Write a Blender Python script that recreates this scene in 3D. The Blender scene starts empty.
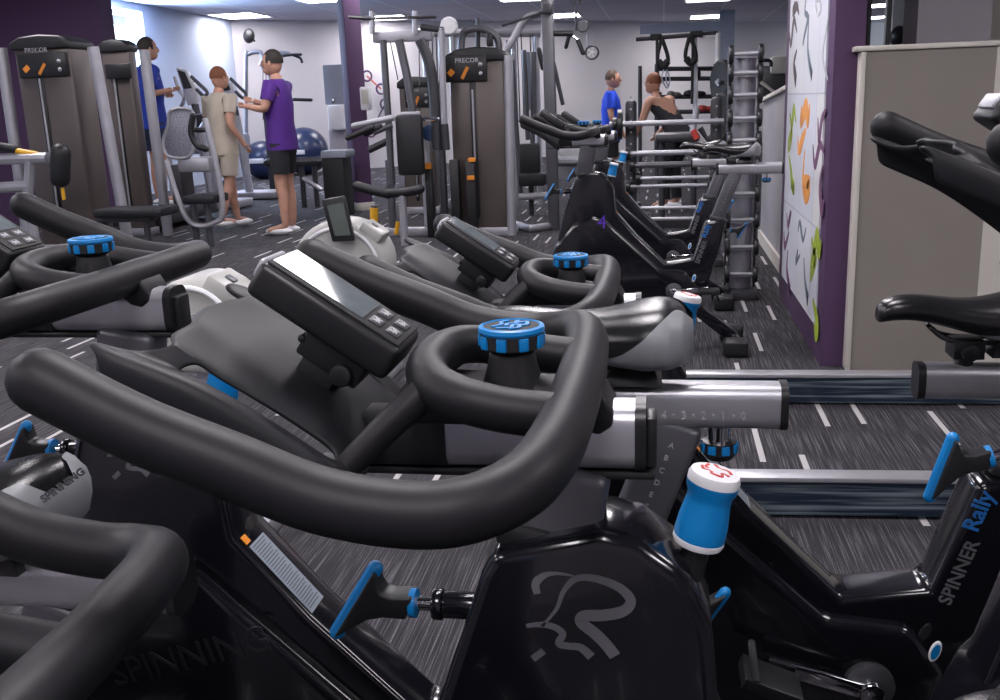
import bpy, bmesh, math, random
from mathutils import Vector, Matrix
random.seed(7)
C = bpy.context.scene.collection
# ------------------------------------------------------------------ camera
F = 990.; PSI = math.radians(9.6); TH = math.radians(14.0); PHI = math.radians(2.1); CZ = 1.25
_w = Vector((0, math.cos(TH), -math.sin(TH))); _r = Vector((1, 0, 0)); _u = Vector((0, math.sin(TH), math.cos(TH)))
_Z = Matrix.Rotation(PSI, 3, 'Z')
CW = _Z @ _w
CR = _Z @ (math.cos(PHI)*_r - math.sin(PHI)*_u)
CU = _Z @ (math.cos(PHI)*_u + math.sin(PHI)*_r)
cd = bpy.data.cameras.new('camera'); cam = bpy.data.objects.new('camera', cd); C.objects.link(cam)
cd.sensor_width = 36; cd.sensor_fit = 'HORIZONTAL'; cd.lens = 36*F/1000; cd.clip_start = .05
cam.matrix_world = Matrix(((CR.x, CU.x, -CW.x, 0), (CR.y, CU.y, -CW.y, 0), (CR.z, CU.z, -CW.z, CZ), (0, 0, 0, 1)))
bpy.context.scene.camera = cam
def ray(x, y): return CW + CR*((x-500)/F) + CU*((350-y)/F)
O = Vector((0, 0, CZ))
def at(x, y, Y):            # photograph measurement -> point on a plane of known distance
    d = ray(x, y); return O + d*(Y/d.y)
def onX(x, y, X):
    d = ray(x, y); return O + d*(X/d.x)
def onZ(x, y, z=0):
    d = ray(x, y); return O + d*((z-CZ)/d.z)
def V(*a): return Vector(a)
# ------------------------------------------------------------------ materials
def mat(name, col, rough=.5, metal=0, bump=0, bscale=200, var=.08, vscale=6, coat=0, spec=.5):
    m = bpy.data.materials.new(name); m.use_nodes = True; nt = m.node_tree; b = nt.nodes['Principled BSDF']
    b.inputs['Roughness'].default_value = rough; b.inputs['Metallic'].default_value = metal
    b.inputs['Coat Weight'].default_value = coat; b.inputs['Specular IOR Level'].default_value = spec
    tc = nt.nodes.new('ShaderNodeTexCoord'); n = nt.nodes.new('ShaderNodeTexNoise'); n.inputs['Scale'].default_value = vscale
    nt.links.new(tc.outputs['Object'], n.inputs['Vector'])
    r = nt.nodes.new('ShaderNodeValToRGB'); nt.links.new(n.outputs['Fac'], r.inputs['Fac'])
    r.color_ramp.elements[0].position = .3; r.color_ramp.elements[1].position = .7
    r.color_ramp.elements[0].color = (*[c*(1-var) for c in col], 1); r.color_ramp.elements[1].color = (*[min(1, c*(1+var)) for c in col], 1)
    nt.links.new(r.outputs['Color'], b.inputs['Base Color'])
    if bump:
        n2 = nt.nodes.new('ShaderNodeTexNoise'); n2.inputs['Scale'].default_value = bscale; nt.links.new(tc.outputs['Object'], n2.inputs['Vector'])
        bp = nt.nodes.new('ShaderNodeBump'); bp.inputs['Strength'].default_value = bump; bp.inputs['Distance'].default_value = .002
        nt.links.new(n2.outputs['Fac'], bp.inputs['Height']); nt.links.new(bp.outputs['Normal'], b.inputs['Normal'])
    return m
def emis(name, col, s):
    m = bpy.data.materials.new(name); m.use_nodes = True; b = m.node_tree.nodes['Principled BSDF']
    b.inputs['Base Color'].default_value = (*col, 1); b.inputs['Emission Color'].default_value = (*col, 1); b.inputs['Emission Strength'].default_value = s
    return m
M = dict(
 foam=mat('foam_grip', (.0095, .0090, .0115), .5, bump=.05, bscale=1500, spec=.32),
 tray=mat('tray_plastic', (.010, .010, .013), .5, bump=.04, bscale=700, spec=.32),
 gloss=mat('gloss_black_paint', (.006, .006, .009), .16, coat=.3),
 black=mat('black_plastic', (.012, .012, .014), .38),
 matte=mat('matte_black', (.012, .012, .013), .7),
 leather=mat('saddle_leather', (.010, .010, .011), .22, bump=.15, bscale=500),
 leather_grey=mat('grey_saddle_vinyl', (.24, .25, .265), .42, bump=.1, bscale=600),
 silver=mat('brushed_aluminium', (.55, .55, .59), .36, .75, var=.05, vscale=20),
 chrome=mat('chrome', (.75, .75, .78), .08, 1, var=.02),
 grey=mat('grey_metal_paint', (.12, .12, .135), .40, .5),
 dgrey=mat('dark_grey_metal', (.055, .055, .062), .42, .4),
 lgrey=mat('silver_paint', (.42, .42, .46), .38, .5),
 blue=mat('blue_plastic', (.002, .20, .54), .35, spec=.5),
 dblue=mat('navy_plastic', (.01, .04, .12), .35),
 white=mat('white_plastic', (.75, .75, .78), .35),
 red=mat('red_print', (.55, .06, .05), .5),
 screen=mat('lcd_glass', (.12, .14, .15), .04, spec=1, var=.15, vscale=40),
 lcd=mat('green_lcd', (.10, .12, .11), .15, spec=.6),
 logo=mat('grey_decal', (.13, .13, .145), .5),
 logo2=mat('pale_print', (.42, .42, .45), .5),
 dlogo=mat('dark_relief', (.016, .016, .02), .3),
 bluep=mat('blue_decal', (.02, .16, .50), .4),
 navyt=mat('black_print', (.01, .01, .015), .5),
 purplep=mat('purple_decal', (.10, .03, .45), .4),
 orange=mat('orange_print', (.75, .25, .02), .5),
 yellow=mat('yellow_plastic', (.80, .42, .02), .4),
 sticker=mat('pale_sticker', (.25, .29, .34), .5),
 purple=mat('purple_paint', (.085, .042, .105), .75, var=.04, vscale=2),
 wallbluelit=mat('blue_lit_wall_paint', (.44, .50, .62), .85, var=.03, vscale=1),  # blue light falling on the left wall is tinted into this colour
 wallwhite=mat('white_wall_paint', (.60, .58, .60), .85, var=.03, vscale=1, bump=.05, bscale=60),
 beige=mat('beige_laminate', (.235, .21, .19), .6, var=.05, vscale=3),
 cream=mat('cream_trim', (.58, .55, .50), .55, var=.03),
 lilac=mat('lilac_grey_paint', (.36, .335, .37), .8, var=.03),
 greyblue=mat('blue_grey_paint', (.26, .28, .34), .8, var=.03),
 shroud=mat('pale_grey_shell', (.42, .42, .40), .3, var=.05),
 bronze=mat('smoked_bronze_panel', (.125, .104, .098), .30, .3, var=.1, vscale=2),
 padblack=mat('black_upholstery', (.009, .009, .012), .5, bump=.2, bscale=300),
 ballblue=mat('blue_vinyl', (.018, .03, .085), .3),
 skin=mat('skin', (.50, .27, .19), .55, var=.06, vscale=20),
 hair=mat('brown_hair', (.07, .04, .025), .7), hairdark=mat('dark_hair', (.02, .015, .013), .7), hairred=mat('auburn_hair', (.20, .07, .03), .7),
 tblue=mat('bright_blue_cloth', (.01, .06, .62), .8), royal=mat('royal_blue_cloth', (.01, .035, .30), .8),
 tbeige=mat('beige_cloth', (.45, .40, .33), .85), tpurple=mat('purple_cloth', (.07, .015, .20), .85), tblack=mat('black_cloth', (.015, .015, .02), .85),
 navyblue=mat('navy_cloth', (.02, .03, .07), .85),
 mesh=mat('grey_mesh_fabric', (.22, .22, .27), .6, bump=.8, bscale=150, var=.35, vscale=60),
)
# ------------------------------------------------------------------ mesh builder
def frame_of(d):
    d = d.normalized(); a = V(0, 0, 1) if abs(d.z) < .9 else V(1, 0, 0)
    s = d.cross(a).normalized(); return s, s.cross(d).normalized(), d
def smooth_path(pts, n=6, closed=False):
    pts = [Vector(p) for p in pts]; N = len(pts); out = []
    rng = range(N) if closed else range(N-1)
    for i in rng:
        if closed: p0, p1, p2, p3 = pts[(i-1) % N], pts[i], pts[(i+1) % N], pts[(i+2) % N]
        else: p0, p1, p2, p3 = pts[max(i-1, 0)], pts[i], pts[i+1], pts[min(i+2, N-1)]
        for k in range(n):
            t = k/n
            out.append(.5*((2*p1)+(p2-p0)*t+(2*p0-5*p1+4*p2-p3)*t*t+(3*p1-p0-3*p2+p3)*t**3))
    if not closed: out.append(pts[-1])
    return out
class MB:
    def __init__(s): s.v = []; s.f = []; s.m = []; s.cm = 0
    def add(s, vs, fs):
        o = len(s.v); s.v += [Vector(v) for v in vs]; s.f += [tuple(i+o for i in f) for f in fs]; s.m += [s.cm]*len(fs); return s
    def box(s, c, sz, rot=None, taper=None):
        c = Vector(c); h = Vector(sz)*.5; vs = []
        for z in (-1, 1):
            for y in (-1, 1):
                for x in (-1, 1):
                    k = 1 if (taper is None or z < 0) else taper
                    p = V(x*h.x*k, y*h.y*k, z*h.z)
                    vs.append(c+(rot @ p if rot else p))
        return s.add(vs, [(0, 2, 3, 1), (4, 5, 7, 6), (0, 1, 5, 4), (2, 6, 7, 3), (0, 4, 6, 2), (1, 3, 7, 5)])
    def bar(s, a, b, w, h, up=None):          # rectangular bar from a to b
        a = Vector(a); b = Vector(b); d = (b-a).normalized()
        if up is None: up = V(0, 1, 0) if abs(d.y) < .9 else V(0, 0, 1)
        s1 = d.cross(up).normalized(); u1 = s1.cross(d).normalized(); vs = []
        for p in (a, b):
            for (x, y) in ((-1, -1), (1, -1), (1, 1), (-1, 1)): vs.append(p+s1*(x*w/2)+u1*(y*h/2))
        return s.add(vs, [(3, 2, 1, 0), (4, 5, 6, 7), (0, 1, 5, 4), (1, 2, 6, 5), (2, 3, 7, 6), (3, 0, 4, 7)])
    def tube(s, pts, r, seg=12, n=6, closed=False, round_=False, smooth=True, flat=1):
        P = smooth_path(pts, n, closed) if (smooth and len(pts) > 2) else [Vector(p) for p in pts]
        R = r if isinstance(r, (list, tuple)) else None
        def rad(i): 
            if R is None: return r
            t = i/(len(P)-1)*(len(R)-1); k = min(int(t), len(R)-2); return R[k]+(R[k+1]-R[k])*(t-k)
        L = len(P); T = []
        for i in range(L):
            if closed: T.append((P[(i+1) % L]-P[i-1]).normalized())
            else: T.append((P[min(i+1, L-1)]-P[max(i-1, 0)]).normalized())
        rad_l = [rad(i) for i in range(L)]
        if round_ and not closed:
            hp, hr, ht = [], [], []
            for k in range(4):
                a = math.pi/2*k/4; hp.append(P[0]-T[0]*rad_l[0]*math.cos(a)); hr.append(rad_l[0]*max(math.sin(a), .03)); ht.append(T[0])
            tp, tr, tt = [], [], []
            for k in range(3, -1, -1):
                a = math.pi/2*k/4; tp.append(P[-1]+T[-1]*rad_l[-1]*math.cos(a)); tr.append(rad_l[-1]*max(math.sin(a), .03)); tt.append(T[-1])
            P = hp+P+tp; rad_l = hr+rad_l+tr; T = ht+T+tt; L = len(P)
        n1, _, _ = frame_of(T[0]); vs = []
        for i in range(L):
            n1 = (n1-T[i]*n1.dot(T[i])).normalized(); n2 = T[i].cross(n1)
            for k in range(seg):
                a = 2*math.pi*k/seg; vs.append(P[i]+(n1*math.cos(a)+n2*math.sin(a)*flat)*rad_l[i])
        fs = []
        for i in range(L if closed else L-1):
            j = (i+1) % L; off = 0
            if closed and j == 0:
                best = min(range(seg), key=lambda q: (vs[q]-vs[i*seg]).length); off = best
            for k in range(seg):
                fs.append((i*seg+k, i*seg+(k+1) % seg, j*seg+(k+1+off) % seg, j*seg+(k+off) % seg))
        if not closed: fs += [tuple(range(seg-1, -1, -1)), tuple((L-1)*seg+k for k in range(seg))]
        return s.add(vs, fs)
    def cyl(s, a, b, r, r2=None, seg=16): return s.tube([a, b], [r, r if r2 is None else r2], seg, smooth=False)
    def lathe(s, prof, o, ax=(0, 0, 1), seg=28):       # prof [(radius, height)]
        s1, s2, d = frame_of(Vector(ax)); o = Vector(o); vs = []
        for (r, h) in prof:
            for k in range(seg):
                a = 2*math.pi*k/seg; vs.append(o+d*h+(s1*math.cos(a)+s2*math.sin(a))*max(r, 1e-4))
        L = len(prof); fs = [(i*seg+k, i*seg+(k+1) % seg, (i+1)*seg+(k+1) % seg, (i+1)*seg+k) for i in range(L-1) for k in range(seg)]
        fs += [tuple(range(seg)), tuple((L-1)*seg+k for k in range(seg))]
        return s.add(vs, fs)
    def prism(s, pts, y0, y1):      # XZ outline between two y values
        N = len(pts); vs = [V(x, y0, z) for x, z in pts]+[V(x, y1, z) for x, z in pts]
        return s.add(vs, [tuple(range(N)), tuple(range(2*N-1, N-1, -1))]+[(i, i+N, (i+1) % N+N, (i+1) % N) for i in range(N)])
    def slab(s, pts, d):            # planar loop of 3d points, extruded by vector d
        d = Vector(d); N = len(pts); vs = [Vector(p) for p in pts]+[Vector(p)+d for p in pts]
        return s.add(vs, [tuple(range(N)), tuple(range(2*N-1, N-1, -1))]+[(i, i+N, (i+1) % N+N, (i+1) % N) for i in range(N)])
    def ribbon(s, pts, w, d):       # flat stroke following 3d points; d = thickness vector
        P = smooth_path(pts, 5) if len(pts) > 2 else [Vector(p) for p in pts]; dn = Vector(d).normalized(); L = len(P); a = []
        W = w if isinstance(w, (list, tuple)) else [w, w]
        for i in range(L):
            t = (P[min(i+1, L-1)]-P[max(i-1, 0)]).normalized(); n = t.cross(dn)
            q = i/(L-1)*(len(W)-1); k = min(int(q), len(W)-2); ww = (W[k]+(W[k+1]-W[k])*(q-k))/2
            a.append((P[i]+n*ww, P[i]-n*ww))
        vs = []; 
        for l, r in a: vs += [l, r, l+Vector(d), r+Vector(d)]
        fs = [(0, 1, 3, 2), (4*L-4, 4*L-2, 4*L-1, 4*L-3)]
        for i in range(L-1):
            o = 4*i; fs += [(o, o+4, o+5, o+1), (o+2, o+3, o+7, o+6), (o, o+2, o+6, o+4), (o+1, o+5, o+7, o+3)]
        return s.add(vs, fs)
    def ell(s, c, r, seg=16, rings=10, rot=None):
        c = Vector(c); vs = []
        for i in range(rings+1):
            ph = math.pi*i/rings
            for k in range(seg):
                a = 2*math.pi*k/seg; rr = max(math.sin(ph), .01)
                p = V(r[0]*rr*math.cos(a), r[1]*rr*math.sin(a), r[2]*math.cos(ph)); vs.append(c+(rot @ p if rot else p))
        fs = [(i*seg+k, (i+1)*seg+k, (i+1)*seg+(k+1) % seg, i*seg+(k+1) % seg) for i in range(rings) for k in range(seg)]
        fs += [tuple(range(seg)), tuple(rings*seg+k for k in range(seg))]
        return s.add(vs, fs)
    def build(s, name, mats, parent=None, bevel=0, bseg=2, local=False, ang=35, sub=0, solid=0):
        off = V(0, 0, 0)
        if parent is not None and not local:
            q = parent
            while q: off = off+q.location; q = q.parent
        me = bpy.data.meshes.new(name); me.from_pydata([v-off for v in s.v], [], s.f)
        if not isinstance(mats, (list, tuple)): mats = [mats]
        for m in mats: me.materials.append(m)
        for p, i in zip(me.polygons, s.m): p.material_index = i
        bm = bmesh.new(); bm.from_mesh(me); bmesh.ops.recalc_face_normals(bm, faces=bm.faces)
        if bevel:
            es = [e for e in bm.edges if len(e.link_faces) == 2 and e.calc_face_angle(0) > math.radians(28)]
            bmesh.ops.bevel(bm, geom=es, offset=bevel, segments=bseg, affect='EDGES', profile=.5, clamp_overlap=True)
        for f in bm.faces: f.smooth = True
        for e in bm.edges:
            if len(e.link_faces) == 2 and e.calc_face_angle(0) > math.radians(ang): e.smooth = False
        bm.to_mesh(me); bm.free()
        o = bpy.data.objects.new(name, me); C.objects.link(o)
        if parent: o.parent = parent
        if solid: md = o.modifiers.new('s', 'SOLIDIFY'); md.thickness = solid; md.offset = 0
        if sub: md = o.modifiers.new('u', 'SUBSURF'); md.levels = sub; md.render_levels = sub
        return o
def text(name, st, org, xd, yd, size, m, parent, ext=.0008, spacing=1.0, shear=0, sx=1, bold=0):
    cu = bpy.data.curves.new('t', 'FONT'); cu.body = st; cu.size = size; cu.extrude = ext; cu.space_character = spacing; cu.shear = shear; cu.offset = bold; cu.resolution_u = 3
    o = bpy.data.objects.new('t', cu); C.objects.link(o); dg = bpy.context.evaluated_depsgraph_get()
    me = bpy.data.meshes.new_from_object(o.evaluated_get(dg)); bpy.data.objects.remove(o); bpy.data.curves.remove(cu)
    xd = Vector(xd).normalized(); n = xd.cross(Vector(yd)).normalized(); yd = n.cross(xd); org = Vector(org); off = V(0, 0, 0); q = parent
    while q: off = off+q.location; q = q.parent
    for v in me.vertices: c = v.co.copy(); v.co = org+xd*c.x*sx+yd*c.y+n*c.z-off
    me.materials.clear(); me.materials.append(m); r = bpy.data.objects.new(name, me); C.objects.link(r); r.parent = parent; me.name = name
    return r
def thing(name, loc=(0, 0, 0), label=None, cat=None, group=None, rz=0):
    o = bpy.data.objects.new(name, None); C.objects.link(o); o.location = loc; o.rotation_euler.z = rz; o.empty_display_size = .1
    return tag(o, label, cat, group)
def tag(o, label=None, cat=None, group=None, kind=None):
    if label: o['label'] = label
    if cat: o['category'] = cat
    if group: o['group'] = group
    if kind: o['kind'] = kind
    return o
def copy_tree(o, parent=None):
    c = o.copy(); C.objects.link(c); c.parent = parent
    for ch in list(o.children): copy_tree(ch, c)
    return c
def px(Y): return Y/F     # metres per photograph pixel, about, at distance Y
# ================================================================== SETTING
CEIL = 3.0
def carpet():
    m = bpy.data.materials.new('carpet'); m.use_nodes = True; nt = m.node_tree; N = nt.nodes; L = nt.links; b = N['Principled BSDF']
    b.inputs['Roughness'].default_value = .9; b.inputs['Specular IOR Level'].default_value = .15
    tc = N.new('ShaderNodeTexCoord'); sp = N.new('ShaderNodeSeparateXYZ'); L.new(tc.outputs['Object'], sp.inputs[0])
    def mth(op, a, bb=None, c=None):
        n = N.new('ShaderNodeMath'); n.operation = op
        for i, q in enumerate((a, bb, c)):
            if q is None: continue
            if isinstance(q, (int, float)): n.inputs[i].default_value = q
            else: L.new(q, n.inputs[i])
        return n.outputs[0]
    x, y = sp.outputs[0], sp.outputs[1]
    w = .14; Ln = .95
    i = mth('FLOOR', mth('DIVIDE', x, w))
    wn = N.new('ShaderNodeTexWhiteNoise'); wn.noise_dimensions = '1D'; L.new(i, wn.inputs['W'])
    t = mth('ADD', mth('DIVIDE', y, Ln), mth('MULTIPLY', wn.outputs['Value'], 7.3)); j = mth('FLOOR', t); fr = mth('FRACT', t)
    wn2 = N.new('ShaderNodeTexWhiteNoise'); wn2.noise_dimensions = '2D'; cb = N.new('ShaderNodeCombineXYZ'); L.new(i, cb.inputs[0]); L.new(j, cb.inputs[1]); L.new(cb.outputs[0], wn2.inputs['Vector'])
    pres = mth('LESS_THAN', wn2.outputs['Value'], .52)
    dash = mth('MULTIPLY', mth('MULTIPLY', mth('LESS_THAN', fr, .42), pres), mth('LESS_THAN', mth('ABSOLUTE', mth('SUBTRACT', mth('FRACT', mth('DIVIDE', x, w)), .5)), .075))
    def streak(sx, sy, th0, th1, sc=1):
        mp = N.new('ShaderNodeMapping'); mp.inputs['Scale'].default_value = (sx, sy, 1); L.new(tc.outputs['Object'], mp.inputs['Vector'])
        n = N.new('ShaderNodeTexNoise'); n.inputs['Scale'].default_value = sc; n.inputs['Detail'].default_value = 3; L.new(mp.outputs[0], n.inputs['Vector'])
        r = N.new('ShaderNodeMapRange'); r.inputs['From Min'].default_value = th0; r.inputs['From Max'].default_value = th1; L.new(n.outputs['Fac'], r.inputs['Value']); return r.outputs[0]
    s1 = streak(240, 3.5, .48, .74); s2 = streak(60, 60, .3, .75, 4)
    mx = N.new('ShaderNodeMix'); mx.data_type = 'RGBA'; mx.inputs['A'].default_value = (.030, .028, .033, 1); mx.inputs['B'].default_value = (.25, .24, .26, 1)
    L.new(mth('MULTIPLY', s1, mth('ADD', mth('MULTIPLY', s2, .8), .2)), mx.inputs['Factor'])
    m2 = N.new('ShaderNodeMix'); m2.data_type = 'RGBA'; m2.inputs['B'].default_value = (.47, .46, .46, 1); L.new(mx.outputs['Result'], m2.inputs['A']); L.new(dash, m2.inputs['Factor'])
    L.new(m2.outputs['Result'], b.inputs['Base Color'])
    bp = N.new('ShaderNodeBump'); bp.inputs['Strength'].default_value = .5; bp.inputs['Distance'].default_value = .003; L.new(s2, bp.inputs['Height']); L.new(bp.outputs[0], b.inputs['Normal'])
    return m
def ceilmat():
    m = bpy.data.materials.new('ceiling_tiles'); m.use_nodes = True; nt = m.node_tree; N = nt.nodes; L = nt.links; b = N['Principled BSDF']; b.inputs['Roughness'].default_value = .9
    tc = N.new('ShaderNodeTexCoord'); br = N.new('ShaderNodeTexBrick'); br.offset = 0; br.inputs['Scale'].default_value = 1
    br.inputs['Brick Width'].default_value = 1.2; br.inputs['Row Height'].default_value = 1.2; br.inputs['Mortar Size'].default_value = .02
    br.inputs['Color1'].default_value = (.48, .47, .56, 1); br.inputs['Color2'].default_value = (.45, .44, .53, 1); br.inputs['Mortar'].default_value = (.62, .62, .68, 1)
    L.new(tc.outputs['Object'], br.inputs['Vector']); L.new(br.outputs['Color'], b.inputs['Base Color']); return m
XL, XR, YB = -8.3, 9.0, -3.0
floor = tag(MB().box((.5, 15, -.05), (22, 38, .1)).build('floor', carpet()), kind='structure')
ceiling = tag(MB().box((.5, 15, CEIL+.05), (22, 38, .1)).build('ceiling', ceilmat()), kind='structure')
# left wall with a real window opening
wa = onX(106, 50, XL); wb = onX(142, 12, XL); wy0, wy1 = wa.y, wb.y; wz0, wz1 = min(wa.z, 1.9), 2.88
def leftwall():
    b = MB(); x = XL-.15; t = .3
    b.box((x, (YB+wy0)/2, CEIL/2), (t, wy0-YB, CEIL)); b.box((x, (wy1+20.2)/2, CEIL/2), (t, 20.2-wy1, CEIL))
    b.box((x, (wy0+wy1)/2, wz0/2), (t, wy1-wy0, wz0)); b.box((x, (wy0+wy1)/2, (wz1+CEIL)/2), (t, wy1-wy0, CEIL-wz1)); return b
tag(leftwall().build('wall_left', M['wallbluelit']), kind='structure')
wf = MB(); xw = XL-.22
for z in (wz0+.03, wz1-.03): wf.box((xw, (wy0+wy1)/2, z), (.06, wy1-wy0, .06))
for y in (wy0+.03, (wy0+wy1)/2, wy1-.03): wf.box((xw, y, (wz0+wz1)/2), (.06, .06, wz1-wz0-.12))
tag(wf.build('window_1', M['white']), kind='structure')
pA = onZ(245, 20, CEIL); pB = onZ(740, 22, CEIL); dB = (pB-pA).normalized()
A0 = pA-dB*.6; B0 = pA+dB*24; nB = V(-dB.y, dB.x, 0)
tag(MB().slab([V(A0.x, A0.y, 0), V(B0.x, B0.y, 0), V(B0.x, B0.y, CEIL), V(A0.x, A0.y, CEIL)], nB*.2).build('wall_back', M['wallwhite']), kind='structure')
tag(MB().box((XR+.1, 10, CEIL/2), (.2, 36, CEIL)).build('wall_right', M['wallwhite']), kind='structure')
tag(MB().box((.35, YB-.1, CEIL/2), (17.5, .2, CEIL)).build('wall_behind', M['lilac']), kind='structure')
# purple end wall at the left, with the weight towers in front of it
pw = at(105, 60, 11.3)
tag(MB().box(((pw.x+XL)/2, 11.45, CEIL/2), (pw.x-XL, .3, CEIL)).build('wall_purple', M['purple']), kind='structure')
# purple square column in the middle of the room
q = onZ(358, 211); cx0 = at(347, 202, q.y).x; cx1 = at(370, 202, q.y).x
cw_ = (cx1-cx0)/1.40; RC = Matrix.Rotation(.66, 3, 'Z'); col = MB(); col.box(((cx0+cx1)/2, q.y+.14, CEIL/2), (cw_, cw_, CEIL), RC); tag(col.build('column', M['purple'], bevel=.006), kind='structure')
tag(MB().box(((cx0+cx1)/2, q.y+.14, .05), (cw_+.03, cw_+.03, .1), RC).build('baseboard_column', M['cream'], bevel=.008), kind='structure')
# grey-blue pillar and beam at the far right
ga = at(719, 60, 22.8); gb = at(734, 60, 22.8)
tag(MB().box(((ga.x+gb.x)/2, 22.9, CEIL/2), (gb.x-ga.x, .26, CEIL)).build('pillar', M['greyblue']), kind='structure')
g2 = at(640, 34, 22.8); g3 = at(640, 25, 22.8)
tag(MB().box(((g2.x+ga.x)/2, 22.9, (g3.z+g2.z)/2), (ga.x-g2.x, .2, g3.z-g2.z)).build('beam', M['greyblue']), kind='structure')
# art wall: slab with purple frame and printed panel on its left face
AX = .73; AY0, AY1 = 4.66, 6.42
tag(MB().box((AX+.065, (AY0+AY1)/2, CEIL/2), (.13, AY1-AY0, CEIL)).build('wall_art', M['purple'], bevel=.004), kind='structure')
art = thing('art_panel', (AX, (AY0+AY1)/2, 0), 'tall white panel of colourful brush stroke figures set in the purple wall end', 'wall art')
pn = MB(); zb = .16
fy = .2
pn.slab([V(AX, AY0+.16, zb), V(AX, AY1-fy, zb), V(AX, AY1-fy, CEIL-.01), V(AX, AY0+.16, CEIL-.01)], V(-.008, 0, 0))
pm = bpy.data.materials.new('panel_tiles'); pm.use_nodes = True; nt = pm.node_tree; tc = nt.nodes.new('ShaderNodeTexCoord'); sp = nt.nodes.new('ShaderNodeSeparateXYZ'); cb = nt.nodes.new('ShaderNodeCombineXYZ'); br = nt.nodes.new('ShaderNodeTexBrick'); br.offset = 0
br.inputs['Scale'].default_value = 1; br.inputs['Brick Width'].default_value = .5; br.inputs['Row Height'].default_value = .62; br.inputs['Mortar Size'].default_value = .004
br.inputs['Color1'].default_value = (.60, .62, .70, 1); br.inputs['Color2'].default_value = (.68, .68, .68, 1); br.inputs['Mortar'].default_value = (.45, .45, .52, 1)
nt.links.new(tc.outputs['Object'], sp.inputs[0]); nt.links.new(sp.outputs[1], cb.inputs[0]); nt.links.new(sp.outputs[2], cb.inputs[1]); nt.links.new(cb.outputs[0], br.inputs['Vector'])
nt.links.new(br.outputs['Color'], nt.nodes['Principled BSDF'].inputs['Base Color']); nt.nodes['Principled BSDF'].inputs['Roughness'].default_value = .6
pn.build('panel', pm, art)
def stroke_set(strokes, m, nm):
    for pts, w in strokes: b = MB(); b.ribbon([onX(x, y, AX-.0081) for x, y in pts], [1.35*q_ for q_ in w], V(-.0015, 0, 0)); b.build(nm, m, art)
ax_g = mat('lime_ink', (.32, .42, .03), .6); ax_o = mat('orange_ink', (.80, .32, .06), .6); ax_p = mat('plum_ink', (.16, .06, .14), .6); ax_b = mat('brown_ink', (.10, .07, .08), .6); ax_s = mat('slate_ink', (.12, .16, .20), .6); ax_v = mat('pale_grey_ink', (.42, .42, .46), .6)
stroke_set([([(790, 113), (792, 125), (794, 108), (796, 122)], [.01, .06, .01]), ([(788, 150), (789, 140), (792, 132), (790, 146), (788, 152)], [.01, .05, .01]), ([(789, 155), (791, 170), (792, 182), (794, 190), (791, 186)], [.01, .05, .06, .01]),
            ([(812, 238), (814, 250), (817, 236), (819, 254), (821, 240)], [.02, .07, .02]), ([(811, 282), (812, 262), (816, 258), (812, 278)], [.02, .07, .01]), ([(813, 300), (817, 322), (816, 335), (814, 322)], [.02, .07, .01])], ax_g, 'green_stroke')
stroke_set([([(802, 106), (801, 122), (806, 108), (808, 122), (810, 104)], [.02, .08, .02]), ([(798, 136), (799, 150), (803, 138), (806, 130)], [.01, .06, .02]), ([(805, 150), (803, 180), (806, 196), (809, 184), (803, 178)], [.01, .05, .08, .02])], ax_o, 'orange_stroke')
stroke_set([([(818, 118), (819, 140), (822, 120), (826, 110)], [.01, .05, .01]), ([(813, 145), (815, 165), (820, 145), (824, 152)], [.01, .05, .01]), ([(823, 165), (820, 185), (822, 210), (824, 200)], [.01, .04, .06, .01]),
            ([(787, 213), (788, 225), (791, 212), (788, 230)], [.01, .04, .01]), ([(784, 232), (785, 246), (789, 232)], [.01, .04, .01]), ([(788, 250), (787, 270), (790, 292), (788, 280)], [.01, .04, .06, .01])], ax_p, 'plum_stroke')
stroke_set([([(795, 2), (793, 12), (797, 6), (799, 14)], [.01, .05, .01]), ([(789, 28), (791, 44), (794, 20), (797, 32)], [.01, .05, .01]), ([(797, 50), (794, 64), (796, 80), (795, 66)], [.01, .04, .06, .01])], ax_b, 'brown_stroke')
stroke_set([([(806, 0), (805, 12), (808, 18), (804, 38), (803, 45)], [.01, .03, .02]), ([(809, 14), (808, 50), (812, 76), (810, 64)], [.01, .03, .04, .01]), ([(798, 232), (800, 222), (803, 240), (806, 228)], [.01, .03, .01]), ([(798, 250), (796, 262), (800, 255)], [.01, .03, .01]), ([(804, 258), (805, 280), (808, 300), (806, 285)], [.01, .03, .05, .01])], ax_s, 'slate_stroke')
stroke_set([([(828, 20), (823, 55), (828, 80)], [.01, .02, .01]), ([(817, 12), (816, 2), (820, 0), (821, 10), (818, 16)], [.01, .02, .01])], ax_v, 'grey_stroke')
# low grey partition beyond, with sloping cap and white baseboard
PX = .84; t0 = onX(784, 84, PX); t1 = onX(760, 102, PX); yb = onX(760, 240, PX).y
pz = MB(); ya = AY1
pz.slab([V(PX, ya, 0), V(PX, yb, 0), V(PX, yb, t1.z), V(PX, ya, t0.z)], V(.08, 0, 0)); tag(pz.build('wall_partition', mat('grey_boarding', (.30, .29, .31), .6, var=.1, vscale=3)), kind='structure')
tag(MB().slab([V(PX-.03, ya, t0.z), V(PX-.03, yb, t1.z), V(PX-.03, yb, t1.z+.03), V(PX-.03, ya, t0.z+.03)], V(.15, 0, 0)).build('trim_1', M['cream'], bevel=.005), kind='structure')
tag(MB().box((PX-.01, (ya+yb)/2, .05), (.02, yb-ya, .1)).build('baseboard_partition', M['cream']), kind='structure')
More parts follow.
